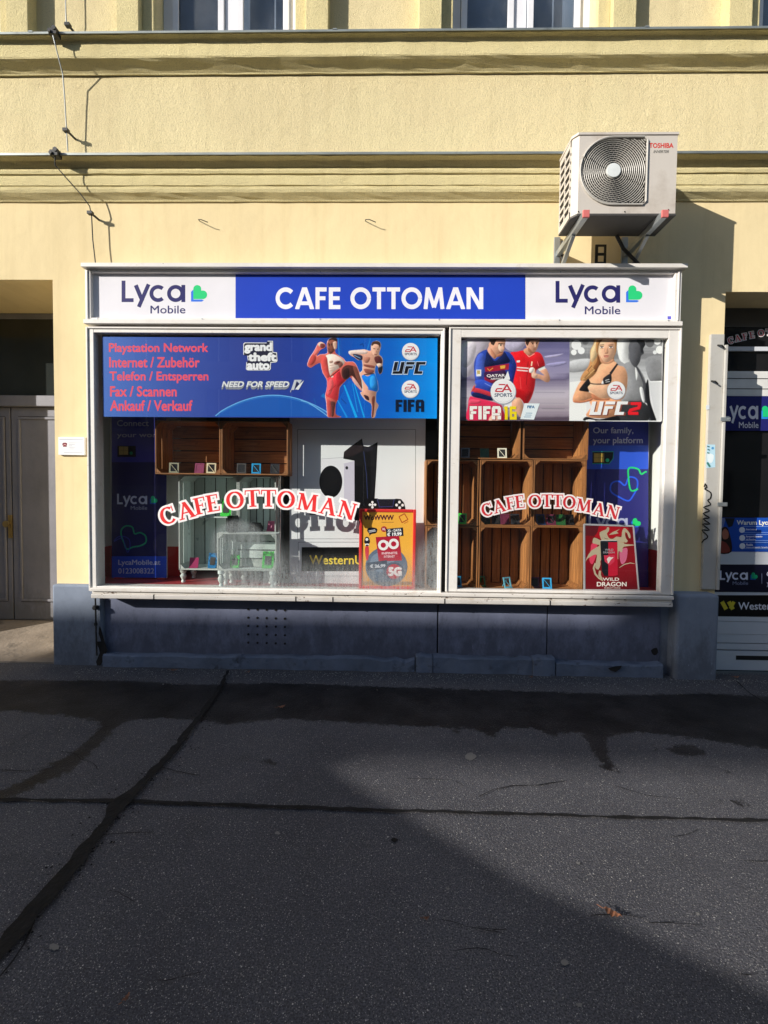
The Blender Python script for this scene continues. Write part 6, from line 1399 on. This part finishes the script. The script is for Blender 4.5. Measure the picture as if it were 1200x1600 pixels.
b = MB().mat(SEAMM); xg, zg = U(1150, 1031, YN-.02); b.box(xg, nx1, YN-.0195, YN-.015, zg, zg+.035)
for y in (592, 608): z = U(1165, y, YN)[1]; b.box(nx0, nx1, YN-.0115, YN-.009, z-.003, z+.003)
b.build('vent_slot', ns)
a = Art(YN-.012, .0004); a.rect('22246a', 1128, 619, 1330, 673)
lyca(a, 1129, 655, 26, 'f0f0f6', '22c47a', '2a90e0', mob='f0f0f6', w=.72)
a.build('sign_strip', ns)
a = Art(YN-.012, .0004); a.rect('1e50b4', 1116, 809, 1330, 862); a.poly('7884b4', [(1118, 809.5), (1134, 809.5), (1128, 830), (1117, 845)])
a.poly('2c1c18', [(1119, 862), (1124, 832), (1132, 823), (1139, 830), (1143, 862)], True); a.poly('b87058', [(1128, 832), (1133, 826), (1138, 832), (1137, 841), (1130, 842)], True); a.poly('8c3c34', [(1119, 862), (1121, 846), (1134, 848), (1140, 862)], True); a.poly('20242e', [(1132, 809.5), (1148, 809.5), (1144, 822), (1138, 824)])
a.poly('1e50b4', [(1147, 813), (1200, 813), (1200, 862), (1146, 862)]); a.text('f2f0dc', 'Warum Lyca Mobile', 1151, 813, 1233, 822, bold=.03)
for i, (y, tt, t2) in enumerate(((828, 'Gute Leistung', None), (840.5, 'Europaweit kostenlos', 'mit Freunden'), (853, 'Flexible', 'Preise und einfache Verwaltung'))):
    a.disc('e4e8f0', 1159, y, 4.6); a.line('8aa8e4', [(1160, y-5.5), (1210, y-5.5)], .8); a.line('8aa8e4', [(1160, y+4), (1210, y+4)], .8)
    a.text('e8eaf4', tt, 1165, y-2.2-(1.4 if t2 else 0), 1165+len(tt)*1.25, y+1-(1.4 if t2 else 0), bold=.03)
    if t2: a.text('e8eaf4', t2, 1165, y+.8, 1165+len(t2)*1.2, y+3.6, bold=.02)
a.build('info_strip', ns)
a = Art(YN-.013, .0004); a.rect('15152c', 1110, 882, 1330, 925); lyca(a, 1124.5, 906, 14.5, 'dfe2f4', '18a070', '1a60b0', mob='8a90b0', w=1.02); a.rect('8890b0', 1189.4, 896, 1190.4, 912); a.text('dfe2f4', 'Our family,', 1197.5, 893, 1245, 903, bold=.02); a.text('dfe2f4', 'your platform', 1197.5, 907, 1250, 917, bold=.02); a.build('sign_strip', ns)
a = Art(YN-.013, .0004); a.rect('0c0b0c', 1110, 930, 1330, 963.5)
for x in (1131, 1141.5): a.line('d8c83c', [(x-3, 940), (x+3.6, 952)], 6.2)
a.line('d8c83c', [(1146.5, 940), (1141, 951)], 5.2)
a.text('e8eaf4', 'WesternUnion', 1153.5, 941, 1251, 952.5, bold=.014); a.build('sign_strip', ns)
a = Art(YN+.006, .0004)
serif_arc(a, [('C', 1141.5, 532, 14), ('A', 1152.5, 528.5, 12), ('F', 1163.5, 526, 11), ('E', 1174.5, 523.5, 9), ('O', 1189, 520.5, 6), ('T', 1201, 519, 4), ('T', 1212, 518.5, 1)], 9.5, .14, 'c8404a', 'e8e4e6', 1.0)
a.build('pane_lettering', ns)
# folded shutter door standing in front of the wall
sd = thing('shutter_door', 'worn grey metal shutter door with graffiti and pale blue sticker beside the next shop', 'shutter', (nx0-.06, -.03, .68))
GM = worn_paint('grey_shutter_metal', (.50, .49, .46), .70, (.2, .17, .15))
q = [U(1109, 523, -.03), U(1131, 522, -.03), U(1114.5, 921, -.03), U(1097, 921, -.03)]
sx0, sx1 = U(1108.5, 600, -.03)[0], nx0+.004; sz0, sz1 = U(1110, 921, -.03)[1], U(1120, 522, -.03)[1]
b = MB().mat(GM); b.box(sx0, sx1-.02, -.03, -.003, sz0, sz1); b.build('door_sheet', sd, bev=.003)
b = MB().mat(GM); b.box(sx1-.019, sx1, -.045, .02, sz0, sz1-.08); b.build('edge_rail', sd, bev=.003)
for y in (655, 788): x, z = U(1128, y, -.05); b = MB().mat(GALV); b.box(sx1-.04, sx1+.03, -.052, -.0455, z-.014, z+.014); b.disc_y(sx1+.015, z, .005, -.055, -.052, 8); b.build('hinge_tab', sd, bev=.003)
for (x, y) in ((1127, 541), (1117, 597)): xx, z = U(x, y, -.04); b = MB().mat(BLKMET); b.tube([(xx-.02, -.032, z+.01), (xx-.01, -.06, z), (xx+.015, -.05, z-.015)], .006, 6); b.build('latch', sd)
a = Art(-.0305, .0003); a.zoom(1100, 640, 7.27)
a.poly('b8dcec', [(32, 395), (126, 398), (128, 655), (24, 665)]); a.poly('e4f0f4', [(40, 500), (110, 520), (90, 600), (45, 590)], True); a.disc('5a9cd0', 98, 438, 15); a.line('2c5c64', [(36, 415), (62, 425)], 12); a.line('2c5c64', [(40, 450), (66, 462)], 12); a.line('2c6c5c', [(34, 490), (60, 495)], 12); a.line('3a7c74', [(34, 600), (66, 650)], 22)
a.line('131313', smooth_pts([(0, 880), (30, 885), (5, 900), (75, 945), (70, 1010), (40, 1030), (72, 1080), (-5, 1110), (62, 1150), (-10, 1180), (60, 1230), (-12, 1240), (66, 1300), (-20, 1300), (60, 1370), (-25, 1370), (40, 1440), (-5, 1480), (-35, 1460)], 3)[:-3], 15)
a.poly('d8e0e8', [(20, -50), (60, -50), (60, 0), (20, 0)])
a.build('graffiti', sd)

# ================================================================== HOUSES ACROSS THE STREET (they shade the pavement and are mirrored in the glass)
ob = thing('house_across_street', 'grey brown house across the street mirrored faintly in the panes', 'building', (-10, -18, 0))
OW = M('opposite_plaster', (.34, .30, .25), .9, 0, .15, 1); OG = M('opposite_glass', (.03, .035, .04), .1)
hs = []
for i in range(26):
    for z0, z1 in ((.8, 2.6), (4.2, 6.0), (7.2, 8.9)):
        x = -58+i*3.3; hs.append((x, x+1.1, z0, z1))
b = MB().mat(OW); wall_holes(b, -60, 30, -.13, 9.8, hs, -18, -18.25); b.build('wall', ob)
b = MB().mat(OW); b.box(-60, 30, -30, -18.6, -.13, 9.75); b.box(-60, 30, -18.6, -18.0, 9.801, 9.9); b.box(-60, 30, -18.0, -17.7, 9.6, 9.8); b.build('house_body', ob)
for i in range(26):
    x = -58+i*3.3
    if -30 < x+.5 < 24:
        for z0, z1 in ((.8, 2.6), (4.2, 6.0), (7.2, 8.9)):
            b = MB().mat(OG); b.box(x, x+1.1, -18.22, -18.2, z0, z1); b.mat(WPAINT); b.box(x+.52, x+.58, -18.195, -18.16, z0, z1); b.build('window', ob)
b = MB().mat(OW); b.box(-60, -30.3, -18.2, -18.0, 9.901, 11.92); b.box(-30.3, -25.78, -18.1, -18.0, 9.901, 12.28); b.build('attic_shade_screen', ob)  # thin unseen sheets, height and step cut to place the wall's shadow edge
b = MB().mat(OW); b.prism([(-25.78, 11.10), (-14, 11.10), (-14, 13.0), (-24.9, 12.75), (-25.6, 12.4), (-25.78, 12.28)], -18.1, -18.0, 'Y'); b.build('roof_shade_strip', ob)  # unseen strip added above a gap to shape the sunlit patch
b = MB().mat(OW); b.box(-25.35, -24.95, -18.09, -18.02, 12.45, 13.15); b.build('roof_shade_bump', ob)  # thin block added to lift the shadow at the window's right end
b = MB().mat(OW)
for x in (-20.5, -17, -14.1): b.box(x, x+.1, -18.1, -18.0, 9.901, 11.098)
b.build('shade_strip_posts', ob)  # posts added under the shading strip

# unseen lorry added to block sun; roof slope shaped for the sunlit patch's edge
lo = thing('unseen_shade_lorry', 'unseen grey box lorry with sloping cab roof added to shade the pavement', 'lorry', (-10, -8.2, -.13))
LG = M('lorry_grey_paint', (.16, .17, .19), .4, 0, .05); LB = M('lorry_box_paint', (.30, .31, .32), .5, 0, .08)
LY0, LY1 = -5.75, -7.85
b = MB().mat(LB); b.box(-13.5, -7.13, LY0, LY1, .75, 2.955); b.build('box_body', lo, bev=.02)
b = MB().mat(LG); b.prism([(-7.10, .55), (-7.10, 2.945), (-5.37, 2.52), (-4.23, 2.28), (-3.3, 2.06), (-2.9, 1.4), (-2.75, .55)], LY0, LY1, 'Y'); b.build('cab', lo, bev=.02)
b = MB().mat(OG); b.prism([(-5.4, 1.45), (-5.4, 2.2), (-4.0, 2.0), (-3.4, 1.45)], LY0+.004, LY0+.012, 'Y'); b.build('side_window', lo)
for x in (-4.4, -11.9):
    for y in (LY0-.02, LY1+.32):
        b = MB().mat(BLACK); b.disc_y(x, .29, .42, y-.3, y, 28); wh = b.build('wheel', lo, bev=.03); b = MB().mat(GALV); b.disc_y(x, .29, .24, y+.001, y+.02, 20); b.build('rim', wh)
b = MB().mat(BLKMET); b.box(-13.3, -3.6, LY0-.5, LY0-.4, .45, .62); b.box(-13.3, -3.6, LY1+.4, LY1+.5, .45, .62); b.build('chassis', lo)
